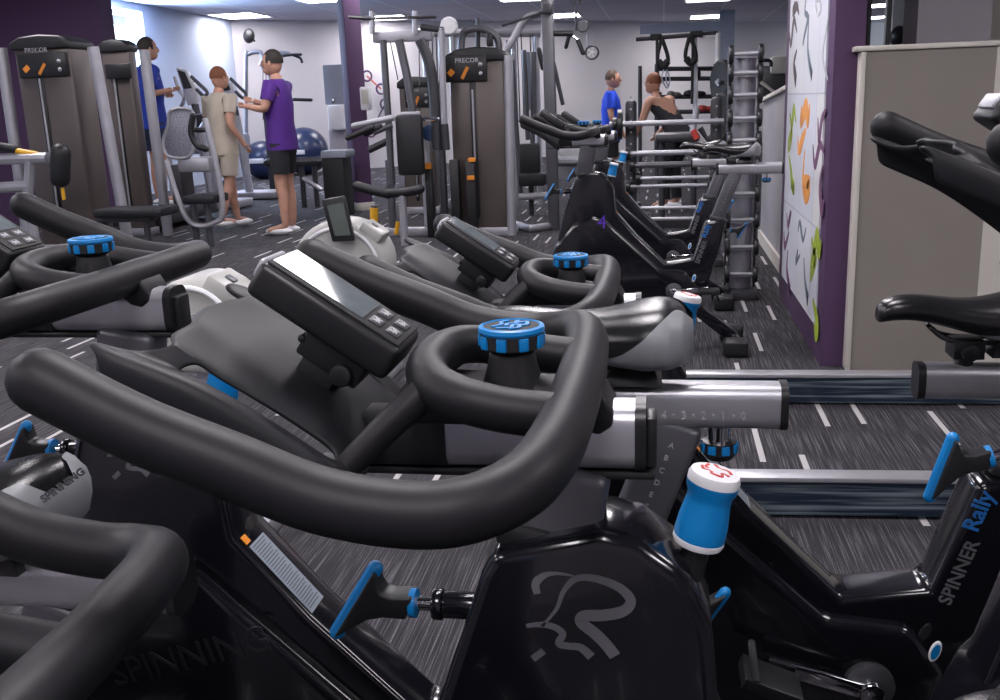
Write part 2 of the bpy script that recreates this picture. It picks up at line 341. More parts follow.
# beige half-height partition on the right
BY = 4.60; bt = at(862, 52, BY); bl = at(847, 368, BY).x+.004; br_ = at(985, 200, BY).x
tag(MB().box(((bl+br_)/2, BY+.05, bt.z/2), (br_-bl, .1, bt.z)).build('wall_counter', M['beige']), kind='structure')
tag(MB().box((br_+.6, BY+.05, bt.z/2), (1.2, .105, bt.z)).build('wall_counter_side', M['cream']), kind='structure')
tag(MB().box((bl-.003, BY+.045, bt.z/2), (.022, .12, bt.z)).build('trim_2', M['cream'], bevel=.004), kind='structure')
tag(MB().box(((bl+br_+1.2)/2-.01, BY+.05, bt.z+.013), (br_+1.2-bl+.06, .13, .022)).build('trim_3', M['cream'], bevel=.006), kind='structure')
l0 = at(917, 30, 5.3).x; l1 = at(991, 30, 5.3).x
tag(MB().box(((l0+l1)/2, 5.45, CEIL/2), (l1-l0, .3, CEIL)).build('pillar_lilac', M['lilac']), kind='structure')
tag(MB().box((l1+1.2, 6.6, CEIL/2), (2.2, .2, CEIL)).build('wall_cream', M['cream']), kind='structure')
fw = MB(); w0 = at(866, 20, 6.8).x; w1 = at(925, 20, 6.8).x
for xx in (868, 888): p = at(xx, 20, 6.8); fw.box((p.x, 6.8, CEIL/2), (.03, .06, CEIL))
fw.box(((w0+w1)/2, 6.8, CEIL-.02), (w1-w0, .06, .04)); tag(fw.build('window_2', M['dgrey'], bevel=.003), kind='structure')
# loudspeakers
def speaker(p, r, lab):
    t = thing('loudspeaker', p, lab, 'loudspeaker')
    b = MB(); b.ell(p, (r*.8, r*.7, r), rot=Matrix.Rotation(.2, 3, 'Y')); b.build('speaker_body', M['black'], t)
    b = MB(); b.cyl(p+V(0, r*.2, 0), p+V(r*.2, r*1.3, -r*.6), r*.15); b.build('bracket', M['dgrey'], t)
p = at(898, 36, 20.5); speaker(p, .19, 'black oval loudspeaker seen through the opening above the beige partition')
tag(MB().box((p.x+.5, 20.9, CEIL/2), (1.1, .2, CEIL)).build('wall_corridor', M['cream']), kind='structure')
speaker(at(249, 36, 18.9), .14, 'round black loudspeaker high on the far wall above the pulldown frame')
# ceiling lights (panels in view, then an added unseen grid)
LM = emis('light_diffuser', (1.0, .95, .99), 20.0)
def panel(x, y, lab, w=.8, d=1.0, g='recessed ceiling lights'):
    t = thing('ceiling_light', (x, y, CEIL), lab, 'ceiling light', g)
    fr = MB()
    for s in (-1, 1): fr.box((x+s*(w/2+.02), y, CEIL-.01), (.04, d+.08, .02)); fr.box((x, y+s*(d/2+.02), CEIL-.01), (w, .04, .02))
    fr.build('light_frame', M['white'], t)
    MB().box((x, y, CEIL-.006), (w, d, .010)).build('diffuser', LM, t)
for (xx, yy, lab) in [(240, 15, 'rectangular ceiling light above the far left corner of the room'), (138, -6, 'ceiling light at the top left edge above the window wall'),
                      (388, 17, 'ceiling light just right of the purple column top'), (322, -2, 'ceiling light just left of the purple column top'), (522, -3, 'ceiling light above the tall cable tower'),
                      (560, 15, 'ceiling light above the cable pulley handles'), (709, -2, 'nearer of the two ceiling lights above the suspension frame'), (709, 16, 'farther of the two ceiling lights above the suspension frame')]:
    p = onZ(xx, yy, CEIL); panel(p.x, p.y, lab)
for (xx, yy) in [(877, 5), (875, 17)]:
    p = onZ(xx, yy+0, CEIL); panel(p.x, p.y, 'small ceiling light seen through the %s of the dark framed opening' % ('top' if yy < 10 else 'middle'), .5, .9)
for X in (-6.2, -3.3, -.35, 2.6):  # unseen panels added to light the foreground and reflect in the console screen
    for Y in (-1.2, 1.8, 4.9, 8.6, 12.4):
        if X > 2 and Y > 3: continue
        if X < -5 and Y > 10: continue
        panel(X, Y+(.1 if abs(X+.35) < .01 else 0), 'added unseen ceiling light over the room, above the picture', .8, 1.1)
w = bpy.data.worlds.new('world'); bpy.context.scene.world = w; w.use_nodes = True
w.node_tree.nodes['Background'].inputs[0].default_value = (.75, .88, 1, 1); w.node_tree.nodes['Background'].inputs[1].default_value = 4
sl = bpy.data.lights.new('window_daylight', 'AREA'); sl.shape = 'RECTANGLE'; sl.size = wy1-wy0; sl.size_y = wz1-wz0; sl.energy = 420; sl.color = (.50, .70, 1)
so = bpy.data.objects.new('window_daylight', sl); C.objects.link(so); so.location = (XL-.32, (wy0+wy1)/2, (wz0+wz1)/2); so.rotation_euler = (0, -math.pi/2, 0)
sc = bpy.context.scene; sc.view_settings.view_transform = 'Standard'; sc.view_settings.look = 'None'; sc.view_settings.gamma = 1; sc.view_settings.use_curve_mapping = False
sc.view_settings.exposure = 0
# ================================================================== SPIN BIKES
# local frame of a bike: x = 0 at the resistance knob, rider sits towards +x, y = 0 centre plane, z from floor
KX, KZ = -.163, 1.07          # handlebar lock knob
Y0 = .80; X0 = .038           # the bike measured first
def emblem(b, c, s, n=(0, 0, 1), ang=0):
    "small running-figure swirl: a few ribbons on a disc with normal n"
    s1, s2, d = frame_of(Vector(n)); ca, sa = math.cos(ang), math.sin(ang)
    def P(u, v): u, v = u*ca-v*sa, u*sa+v*ca; return Vector(c)+s1*u*s+s2*v*s
    for pts in ([(-.8, -.1), (-.4, .35), (0, .1), (.3, .5), (.75, .15), (.4, -.1), (.75, -.3)], [(-.6, .45), (-.2, .6), (.2, .2)], [(-.7, -.4), (-.2, -.35), (.1, -.65), (.5, -.6)], [(-.3, .0), (.1, -.25), (.3, .1)]):
        b.ribbon([P(*q) for q in pts], s*.16, d*.0012)
def make_bike(loc, label):
    t = thing('spin_bike', loc, label, 'exercise bike', 'black spin bikes in rows')
    L = Vector(loc)
    def W(x, y, z): return L+V(x, y, z)
    hb = []
    # ---- frame
    body = [(-.19, .862), (-.178, .884), (-.088, .905), (-.055, .898), (-.02, .872), (.004, .82), (.014, .705), (.108, .594), (.256, .447), (.392, .466), (.452, .65), (.552, .662), (.525, .52), (.48, .38), (.43, .25), (.32, .17),
            (.0, .15), (-.2, .17), (-.31, .28), (-.335, .42), (-.29, .53), (-.235, .73)]
    b = MB(); b.prism([(x+L.x, z) for x, z in body], L.y-.047, L.y+.047); fr = b.build('frame', M['gloss'], t, bevel=.013, bseg=3)
    g = [(-.345, .40), (-.29, .54), (-.20, .645), (-.10, .69), (-.04, .675), (.02, .615), (.23, .42), (.36, .41), (.42, .33), (.38, .22), (.2, .165), (0, .14), (-.22, .16), (-.33, .27)]
    b = MB(); b.prism([(x+L.x, z) for x, z in g], L.y-.072, L.y+.066); cg = b.build('chain_guard', M['gloss'], t, bevel=.016, bseg=3)
    text('relief_lettering', 'SPINNING', W(-.17, -.0722, .49), (1, 0, .30), (-.30, 0, 1), .054, M['dlogo'], cg, ext=.0012, sx=1.0)
    # logo, measured on the first bike's front cover
    b = MB(); yy = Y0-.0471
    def Q(pts): return [at(500+x/2.8, 450+y/2.8, yy)-V(X0, Y0, 0)+L for x, y in pts]
    th = V(0, -.001, 0)
    b.ribbon(Q([(105, 402), (100, 372), (125, 350), (160, 345), (205, 352)]), [.006, .007, .003, .001], th)
    b.ribbon(Q([(118, 492), (158, 445), (178, 395), (212, 360), (262, 358), (330, 382), (366, 420), (345, 450), (290, 462), (236, 464), (228, 482), (265, 512), (298, 545), (322, 576)]), [.002, .004, .006, .008, .010, .010, .010, .010], th)
    b.ribbon(Q([(74, 492), (110, 488), (150, 494), (176, 514), (164, 540), (190, 548), (225, 552), (256, 578)]), [.003, .005, .006, .006, .006, .008], th)
    b.ribbon(Q([(92, 584), (122, 562)]), [.006, .006], th)
    b.build('cover_logo', M['logo'], fr)
    xd = V(.235, 0, 1)
    s0 = at(950, 606, 1.532)-V(.034, 1.58, 0)+L; s1_ = at(977, 533, 1.532)-V(.034, 1.58, 0)+L; s0.y = s1_.y = L.y-.0475; xd = V(.33, 0, 1)
    text('model_lettering_grey', 'SPINNER', s0, xd, (-1, 0, .33), .030, M['logo'], fr, ext=.001, bold=.0004)
    text('model_lettering_blue', 'Rally', s1_, xd, (-1, 0, .33), .036, M['bluep'], fr, ext=.001, bold=.0006)
    # sticker strip on the down tube
    b = MB(); n0 = W(.018, -.014, .702); n1 = W(.108, -.014, .5955); on = V(.76, 0, .65)
    b.ribbon([n0+(n1-n0)*.12, n1], .046, on*.0010); st = b.build('warning_strip', M['sticker'], fr)
    b = MB(); d_ = (n1-n0).normalized(); e_ = V(0, 1, 0)
    for k in range(26):
        a = n0+(n1-n0)*(.15+.032*k)+on*.001; b.ribbon([a-e_*.019, a+e_*(.019-.004*(k % 3))], .0010, on*.0004)
    b.build('fine_print', M['navyt'], st)
    b = MB(); b.ribbon([n0-V(0, .018, 0), n0+(n1-n0)*.09-V(0, .018, 0)], .013, on*.0012); b.build('orange_mark', M['orange'], fr)
    # oval badge on seat tube
    b = MB(); b.lathe([(.012, 0), (.012, .003), (.0105, .004)], V(0, 0, 0), (0, -1, 0)); b.v = [W(.398+v.x*.72+v.z*.35, -.0735+v.y, .376+v.z*1.5) for v in b.v]; bd = b.build('badge', M['white'], cg)
    b = MB(); b.lathe([(.0088, .0041), (.0088, .0046)], V(0, 0, 0), (0, -1, 0)); b.v = [W(.398+v.x*.72+v.z*.35, -.0735+v.y, .376+v.z*1.5) for v in b.v]; b.build('badge_face', M['blue'], bd)
    # ---- feet
    for nm, x, zt in (('front_stabilizer', -.16, .2), ('rear_stabilizer', .60, .22)):
        b = MB(); b.tube([W(x, -.15, .055), W(x, .15, .055)], .032, 10, smooth=False)
        b.bar(W(.0 if x < 0 else .40, 0, zt), W(x, 0, .06), .06, .07)
        s_ = b.build(nm, M['gloss'], t, bevel=.004)
        for s in (-1, 1):
            b = MB(); b.box(W(x, s*.16, .045), (.12, .09, .088)); b.build('foot_cap', M['black'], s_, bevel=.018, bseg=3)
            if x < 0: b = MB(); b.cyl(W(x-.07, s*.12-.015, .04), W(x-.07, s*.12+.015, .04), .032); b.build('wheel', M['dgrey'], s_)
    # ---- crank
    b = MB(); b.lathe([(.040, 0), (.040, .012), (.028, .018), (.018, .02)], W(.30, -.072, .31), (0, -1, 0)); b.build('crank_hub', M['dgrey'], t)
    for s in (-1, 1):
        o = bpy.data.objects.new('x', None)
        cr = MB(); base = W(.30, s*.098, .31)
        cr.v = []; cr.bar(base, base+V(s*.17, 0, s*.015), .026, .014); cr.cyl(base-V(0, .012, 0), base+V(0, .012, 0), .02)
        cr.v = [v-L for v in cr.v]; bpy.data.objects.remove(o)
        c = cr.build('crank_arm', M['chrome'], t, bevel=.004, local=True)
        e = base+V(s*.17, s*.055, s*.015); b = MB(); b.box(e, (.095, .075, .022)); pd = b.build('pedal', M['black'], c, bevel=.004)
        b = MB(); b.tube([e+V(-.03, -s*.04, .012), e+V(-.05*1, 0, .05), e+V(-.03, s*.035, .012)], .006, 6); b.build('toe_strap', M['matte'], pd)
    # ---- head post
    b = MB(); b.bar(W(-.146, 0, .80), W(-.119, 0, .95), .080, .052, V(0, 1, 0)); hp = b.build('head_post', M['grey'], t, bevel=.01, bseg=3); hb.append(hp)
    b = MB(); b.bar(W(-.137, 0, .872), W(-.131, 0, .896), .092, .064); b.build('collar', M['black'], t, bevel=.008)
    # ---- resistance knob
    ax = V(.22, 0, 1).normalized(); p0 = W(-.008, 0, .876)
    b = MB(); b.lathe([(.012, -.03), (.012, .01)], p0, ax); rk = b.build('resistance_knob', M['black'], t)
    b = MB(); b.lathe([(.0215, .007), (.0222, .011), (.0215, .024), (.0190, .042), (.0190, .048), (.0215, .053), (.0222, .060)], p0, ax); kb = b.build('knob_grip', M['blue'], rk)
    b = MB(); b.lathe([(.0210, .002), (.0222, .005), (.0220, .008), (.018, .008)], p0, ax); b.build('knob_base_ring', M['white'], rk)
    b = MB(); b.lathe([(.0222, .0595), (.0222, .064), (.0205, .068), (.010, .070), (0, .0705)], p0, ax)
    kc = b.build('knob_cap', M['white'], rk)
    b = MB(); emblem(b, p0+ax*.069, .0165, ax, 2.6); b.build('knob_emblem', M['red'], rk)
    # ---- levers
    def lever(a, dirx, m='adjustment_lever'):
        a = Vector(a); D = V(dirx, 0, 0)
        b = MB(); b.cyl(a+D*-.03, a+D*.022, .0125); b.cyl(a+D*.022, a+D*.032, .0145); lv = b.build(m, M['gloss'], t, bevel=.002)
        b = MB(); b.cyl(a+D*.03, a+D*.055, .0065); b.build('shaft', M['chrome'], lv)
        b = MB(); b.cyl(a+D*.047, a+D*.053, .0135); b.build('blue_ring', M['blue'], lv)
        b = MB()
        prof = [(.052, .011), (.072, .010), (.084, .013), (.092, .020), (.100, .030), (.105, .034)]
        up = [(q, h) for q, h in prof]; 
        pts = [(a.x+dirx*q+h*.35*(-dirx)*-1*0, a.z+h) for q, h in up]+[(a.x+dirx*q, a.z-h) for q, h in reversed(up)]
        # skewed head like the real T handle
        pts = [(x+(.62*(z-a.z))*min(1, abs(x-a.x)/.1), z) for x, z in pts]
        b.prism(pts, a.y-.013, a.y+.013); b.build('lever_head', M['black'], lv, bevel=.006, bseg=3)
        b = MB(); xs = a.x+dirx*.105
        b.tube([V(xs+.62*h, a.y, a.z+h) for h in (.033, .018, 0, -.018, -.033)], .0075, 10, round_=True, flat=1); b.build('blue_edge', M['blue'], lv)
        return lv
    lever(W(-.212, 0, .808), -1)
    lever(W(.525, 0, .60), 1)
    # ---- handlebar group (kept in a list so it can be slid)
    K = W(KX, 0, KZ)
    def k(x, y, z): return K+V(x, y, z)
    b = MB(); half = [(-.262, .252, .020), (-.20, .254, -.010), (-.14, .254, -.033), (-.085, .252, -.055), (-.03, .250, -.064), (.008, .244, -.062), (.038, .218, -.055), (.051, .16, -.052), (.055, .07, -.052)]
    full = [k(x, -y, z) for x, y, z in half]+[k(.056, 0, -.051)]+[k(x, y, z) for x, y, z in reversed(half)]
    b.tube(full, .0212, 20, 6, round_=True)
    b.tube([k(.056, -.088, -.052), k(.01, -.090, -.047), k(-.026, -.086, -.040), k(-.052, -.068, -.034), (k(-.066, -.035, -.031)), k(-.068, 0, -.030), k(-.066, .035, -.031), k(-.052, .068, -.034), k(-.026, .086, -.040), k(.01, .090, -.047), k(.056, .088, -.052)], .0178, 16, 5)
    for s in (-1, 1): b.tube([k(-.056, s*.068, -.036), k(-.084, s*.082, -.060), k(-.118, s*.098, -.092)], [.014, .0125, .011], 12, 4)
    hbar = b.build('handlebar', M['foam'], t); hb.append(hbar)
    # neck and web down to the slider
    b = MB(); b.lathe([(.019, -.022), (.021, -.034), (.026, -.05), (.030, -.066)], K, (0, 0, 1)); b.tube([k(.0, 0, -.056), k(.035, 0, -.060), k(.07, 0, -.062)], [.022, .019, .018], 12, 4, flat=.8)
    b.prism([(K.x+.045, K.z-.045), (K.x+.066, K.z-.045), (K.x+.078, K.z-.054), (K.x+.086, K.z-.068), (K.x+.085, K.z-.080), (K.x+.074, K.z-.088), (K.x+.060, K.z-.084), (K.x+.045, K.z-.070)], K.y-.028, K.y+.028)
    b.prism([(K.x-.075, K.z-.05), (K.x+.05, K.z-.055), (K.x+.05, K.z-.075), (K.x-.09, K.z-.075)], K.y-.045, K.y+.045)
    hb.append(b.build('handlebar_neck', M['foam'], t, bevel=.010, bseg=4, ang=60))
    # lock knob
    b = MB(); prof = [(.010, -.024), (.018, -.023), (.026, -.018), (.027, -.006)]; b.lathe(prof, K, (0, 0, 1), 40); lk = b.build('lock_knob', M['matte'], t); hb.append(lk)
    b = MB()
    for i in range(9):
        a = i*2*math.pi/9+.35; c = K+V(math.cos(a)*.0262, math.sin(a)*.0262, -.0125); b.box(c, (.004, .0085, .011), Matrix.Rotation(a, 3, 'Z'))
    b.build('knob_flute', M['blue'], lk, bevel=.001)
    b = MB(); b.lathe([(.0265, -.007), (.0282, -.004), (.0275, -.001), (.0245, 0), (.0235, -.001), (.0235, -.003)], K, (0, 0, 1), 40); b.build('blue_rim', M['blue'], lk)
    b = MB(); b.lathe([(.0237, -.004), (.0237, -.0012), (0, -.0008)], K, (0, 0, 1), 32); b.build('knob_top', M['matte'], lk)
    b = MB(); emblem(b, K+V(0, 0, -.001), .021, (0, 0, 1), .6); b.build('knob_emblem', M['blue'], lk)
    # slider: extruded rounded section
    def rbox(x0, x1, zc, hw, hh, m, nm, par, bv):
        prof = []
        for cx_, cz_, a0 in ((hw-bv, hh-bv, 0), (-(hw-bv), hh-bv, 90), (-(hw-bv), -(hh-bv), 180), (hw-bv, -(hh-bv), 270)):
            for q in range(6): a = math.radians(a0+q*18); prof.append((cx_+bv*math.cos(a), cz_+bv*math.sin(a)))
        n = len(prof); vs = [V(x, L.y+u, zc+w_) for x in (x0, x1) for u, w_ in prof]
        b = MB(); b.add(vs, [tuple(range(n)), tuple(range(2*n-1, n-1, -1))]+[(i, (i+1) % n, n+(i+1) % n, n+i) for i in range(n)]); return b.build(nm, m, par, ang=40, bevel=0)
    sl_ = rbox(K.x-.058, K.x+.104, K.z-.094, .024, .028, M['silver'], 'handlebar_slider', t, .016); hb.append(sl_)
    for xa, xb in ((K.x-.066, K.x-.056), (K.x+.103, K.x+.112)): rbox(xa, xb, K.z-.094, .0255, .0295, M['black'], 'end_cap', sl_, .016)
    b = MB(); b.box(V(K.x-.03, L.y, K.z-.1265), (.30, .034, .008)); b.box(V(K.x+.116, L.y, K.z-.098), (.010, .03, .044)); b.box(V(K.x-.11, L.y, K.z-.098), (.09, .04, .045)); sr = b.build('slider_rail', M['black'], t, bevel=.003); hb.append(sr)
    # tray: sculpted plate with two forearm troughs and slots
    def tz(u): return .010-.112*u+.010*math.sin(math.pi*u)
    ys = [0, .03, .06, .080, .094, .106, .116, .125, .131, .134, .134]
    zo = [.004, .004, .003, -.001, -.006, -.011, -.010, -.006, -.008, -.018, -.040]
    cols = [(-y, z) for y, z in reversed(list(zip(ys, zo)))]+list(zip(ys, zo))[1:]
    U = [0, .07, .16, .26, .38, .5, .62, .74, .86, 1.0]; vs = []
    for u in U:
        for y, z in cols:
            ay = abs(y); x = -.275+.165*u
            if u < .3:
                x += (.3-u)*(-.12 if ay > .1 else 0)*max(0, 1-((ay-.120)/.022)**2)
                x += (.3-u)*.10*max(0, 1-abs(ay-.097)/.02)
                if ay < .07: x += (.3-u)*.10*(ay/.07)**2
            nar = 1-.20*u**2
            vs.append(k(x, y*nar, tz(u)+z+(.010*(1-u)**3 if ay > .115 else 0)))
    n_ = len(cols); fs = []
    for i in range(len(U)-1):
        for j in range(n_-1):
            ay = abs((cols[j][0]+cols[j+1][0])/2)
            if .094 < ay < .106 and 2 <= i <= 7: continue
            fs.append((i*n_+j, i*n_+j+1, (i+1)*n_+j+1, (i+1)*n_+j))
    b = MB(); b.add(vs, fs); tr = b.build('console_tray', M['tray'], t, solid=.007, sub=2); hb.append(tr)
    # console
    a_ = math.radians(34); R_ = Matrix.Rotation(a_, 3, 'Y'); cc = k(-.143, 0, .024); nrm = R_ @ V(0, 0, 1); lx = R_ @ V(1, 0, 0)
    def cp(u, v, w_): return cc+lx*u+V(0, v, 0)+nrm*w_
    b = MB(); b.box(cp(0, 0, -.0165), (.138, .076, .033), R_); co = b.build('console', M['black'], t, bevel=.007, bseg=3); hb.append(co)
    b = MB(); b.box(cp(0, 0, .0006), (.128, .067, .0022), R_); b.build('bezel', M['matte'], co, bevel=.0008)
    b = MB(); b.box(cp(-.018, 0, .0020), (.088, .055, .0014), R_); b.build('screen', M['screen'], co)
    for i in range(2):
        for j in range(2):
            b = MB(); b.box(cp(.036+.017*i, -.014+.028*j, .0022), (.0125, .018, .002), R_); bt_ = b.build('button', M['dgrey'], co, bevel=.001)
            b = MB(); c0 = cp(.036+.017*i, -.014+.028*j, .0034)
            for q in (-1, 1): b.ribbon([c0-lx*.003+V(0, -.005*q, 0), c0+lx*.003+V(0, .004*q, 0)], .0018, nrm*.0004)
            b.ribbon([c0+V(0, -.006, 0), c0+V(0, .006, 0)], .0016, nrm*.0004); b.build('button_symbol', M['logo2'], bt_)
    b = MB(); b.box(cp(-.070, 0, -.012), (.006, .05, .018), R_); b.build('battery_clip', M['lgrey'], co, bevel=.003)
    b = MB(); b.box(cp(.02, 0, -.045), (.06, .045, .028), R_); b.cyl(cp(.035, -.03, -.052), cp(.035, .03, -.052), .010); b.box(cp(.015, 0, -.072), (.035, .04, .04), R_); b.cyl(cp(-.01, -.024, -.045), cp(-.01, .024, -.045), .004)
    hb.append(b.build('console_mount', M['black'], t, bevel=.003))
    # ---- seat group
    sg = []
    b = MB(); b.bar(W(.478, 0, .56), W(.590, 0, .865), .064, .040); sp_ = b.build('seat_post', M['grey'], t, bevel=.009, bseg=3); sg.append(sp_)
    pd_ = V(.112, 0, .305).normalized()
    for i, ch in enumerate('JIHGFEDCBA'):
        c = W(.506, -.0206, .690)+pd_*(.0172*i)
        text('scale_mark', ch, c+V(.018, 0, 0), (1, 0, -.36), (.36, 0, 1), .010, M['logo2'], sp_, ext=.0003)
    b = MB(); b.bar(W(.512, 0, .648), W(.518, 0, .668), .085, .058); sg_col = b.build('seat_collar', M['dgrey'], t, bevel=.006)
    ss = rbox(L.x+.41, L.x+.710, .885, .023, .0275, M['silver'], 'seat_slider', t, .016); sg.append(ss)
    for xa, xb in ((L.x+.400, L.x+.411), (L.x+.709, L.x+.718)): rbox(xa, xb, .885, .0245, .0285, M['black'], 'end_cap', ss, .016)
    for i in range(6):
        text('scale_numeral', str(5-i), W(.545+.0235*i, -.0232, .872), (1, 0, 0), (0, 0, 1), .0145, M['navyt'] if False else M['logo2'], ss, ext=.0003)
        if i < 5: b = MB(); b.box(W(.5605+.0235*i, -.0232, .877), (.0025, .0006, .0025)); b.build('scale_dot', M['logo2'], ss)
    b = MB(); b.lathe([(.014, 0), (.014, -.018), (.012, -.02)], W(.640, 0, .858)); pk = b.build('slide_knob', M['chrome'], t); sg.append(pk)
    b = MB(); b.lathe([(.012, -.018), (.021, -.020), (.022, -.034), (.016, -.042), (0, -.043)], W(.640, 0, .858), seg=20)
    b.build('knob_body', M['black'], pk)
    b = MB()
    for i in range(8): a = i*math.pi/4+.3; b.box(W(.640, 0, .831)+V(math.cos(a)*.021, math.sin(a)*.021, 0), (.004, .010, .011), Matrix.Rotation(a, 3, 'Z'))
    b.build('blue_insert', M['blue'], pk, bevel=.001)
    # saddle
    SX = .0; SZ = .016
    xs = [v+SX for v in (.335, .345, .365, .40, .44, .48, .52, .55, .575, .592, .602)]
    hw = [.014, .024, .029, .031, .038, .053, .071, .081, .081, .068, .042]
    tz_ = [v+SZ for v in (.970, .983, .991, .992, .986, .983, .990, .998, 1.000, .994, .980)]
    dp = [.022, .032, .036, .038, .043, .050, .064, .074, .076, .068, .046]
    prof = [(0, 0), (.35, -.02), (.65, -.08), (.86, -.22), (.97, -.42), (1.0, -.62), (.94, -.82), (.80, -.97), (.5, -1.0), (0, -1.0)]
    def lin(A, q): i = min(int(q), len(A)-2); return A[i]+(A[i+1]-A[i])*(q-i)
    def ring(i):
        return [W(xs[i], u*hw[i], tz_[i]+v*dp[i]) for u, v in prof+[(-u, v) for u, v in reversed(prof[1:-1])]]
    b = MB(); n_ = len(prof)*2-2; vs = []
    for i in range(len(xs)): vs += ring(i)
    fs = [(i*n_+j, i*n_+(j+1) % n_, (i+1)*n_+(j+1) % n_, (i+1)*n_+j) for i in range(len(xs)-1) for j in range(n_)]+[tuple(range(n_)), tuple((len(xs)-1)*n_+j for j in range(n_))]
    b.add(vs, fs); sd = b.build('saddle', M['leather'], t, sub=2, ang=80); sg.append(sd)
    b = MB(); KN = 7; ST = 22; vs = []
    for i in range(ST+1):
        f = i/ST; q = 4.7+f*5.3; x_ = lin(xs, q); w__ = lin(hw, q); z_ = lin(tz_, q); d__ = lin(dp, q)
        a0 = 7.0-5.7*min(1, f*1.35)**1.15
        row = []
        for kq in range(KN):
            p_ = a0+(7.6-a0)*kq/(KN-1); u = lin([c[0] for c in prof], p_); v = lin([c[1] for c in prof], p_)
            row.append((u, v))
        for sgn in (-1, 1):
            for u, v in row: vs.append(W(x_+(.004*max(0, f-.8)*5), sgn*(u*w__*.99+.0016), z_+v*d__*.99+.0002))
    fs = []
    for i in range(ST):
        for sgn in range(2):
            for kq in range(KN-1):
                o = i*2*KN+sgn*KN+kq; fs.append((o, o+1, o+1+2*KN, o+2*KN))
    for kq in range(KN-1): o = ST*2*KN+kq; fs.append((o, o+1, o+1+KN, o+KN))
    b.add(vs, fs); fk = b.build('grey_flank', M['leather_grey'], sd, ang=80)
    b = MB()
    for s in (-1, 1): b.tube([W(.415, s*.012, .958), W(.44, s*.02, .940), W(.50, s*.02, .936), W(.56, s*.03, .945)], .004, 8, 4)
    b.box(W(.47, 0, .925), (.045, .05, .03)); b.cyl(W(.47, -.034, .922), W(.47, .034, .922), .013); b.cyl(W(.47, 0, .93), W(.47, 0, .895), .014); b.box(W(.535, 0, .930), (.07, .07, .03), taper=.6)
    sg.append(b.build('saddle_clamp', M['black'], t, bevel=.003))
    return t
GROUPH = ('head_post', 'handlebar', 'handlebar_neck', 'lock_knob', 'handlebar_slider', 'slider_rail', 'console_tray', 'console', 'console_mount')
GROUPS = ('seat_post', 'seat_slider', 'slide_knob', 'saddle', 'saddle_clamp')
E_ = None
bike0 = make_bike((X0, Y0, 0), 'x')
def adjust(t, h, s, crank=0):
    for c in t.children:
        n = c.name.split('.')[0]
        if n in GROUPH: c.location = (0 if n == 'head_post' else h[0], 0, h[1])
        if n in ('saddle', 'saddle_clamp'): c.location = (s[0], 0, s[1]+(s[2] if len(s) > 2 else 0))
        elif n in GROUPS: c.location = (0 if n == 'seat_post' else s[0], 0, s[1])
        if t is E_ and n == 'adjustment_lever' and c.bound_box[0][0] < 0:
            piv = V(-.212, 0, .808); R = Matrix.Rotation(-.28, 3, 'Y'); c.rotation_euler.y = -.28; c.location = piv-R @ piv+V(-.030, 0, .030)
        if crank and n == 'crank_arm':
            piv = V(.30, 0, .31); R = Matrix.Rotation(crank, 3, 'Y'); c.rotation_euler.y = crank; c.location = piv-R @ piv
bikes = [((X0, .80), (0, 0), (0, 0), 0, 'large black spin bike in the foreground centre, console face reflecting white light'),
 ((-.57, 1.18), (0, .03), (0, 0), .5, 'black spin bike second from the front, blue knob at left, pale-flanked saddle at centre'),
 ((.034, 1.58), (-.017, -.060), (-.042, -.08, .014), .35, 'black spin bike behind the foreground one, its saddle in front of the beige partition'),
 ((-.245, 5.0), (.02, .08), (.10, .015), math.pi, 'distant black spin bike with purple mark, nearer of the far pair'),
 ((-.238, 6.1), (.01, .06), (.0, -.02), math.pi, 'distant black spin bike mostly behind its twin, farther of the far pair'),
 ((.672, 1.18), (.05, .11), (0, 0), 0, 'black spin bike entering from the right edge, only handlebars, console and lever showing'),
 ((-.228, .38), (0, -.072), (0, 0), 0, 'black spin bike cut off at the bottom left, only a bent handlebar corner showing'),
 ((-1.166, .80), (0, 0), (0, -.067, -.014), 0, 'black spin bike off the left edge, only its pale-flanked saddle showing')]
for i, ((x, y), h, s, cr, lab) in enumerate(bikes):
    b_ = bike0 if i == 0 else copy_tree(bike0)
    b_.location = (x, y, 0); b_['label'] = lab; E_ = b_ if i == 5 else E_; adjust(b_, h, s, cr)
    if i == 3: far_bike = b_
    if i in (3, 4):
        for c in b_.children_recursive:
            if c.name.split('.')[0] in ('cover_logo', 'relief_lettering'): bpy.data.objects.remove(c)
    if i == 7:
        for c in b_.children_recursive:
            if c.name.split('.')[0] in ('scale_numeral', 'scale_dot'): bpy.data.objects.remove(c)
        sd = [c for c in b_.children if c.name.startswith('saddle') and 'clamp' not in c.name][0]
        text('saddle_lettering', 'SPINNING', at(44, 503, .711), at(84, 474, .739)-at(44, 503, .711), V(-.3, .5, 1), .0090, M['navyt'], sd, ext=.0008, bold=.0004)
text('purple_number', '4', V(-.245-.075, 5.0-.0735, .63), (1, 0, 0), (0, 0, 1), .09, M['purplep'], far_bike)
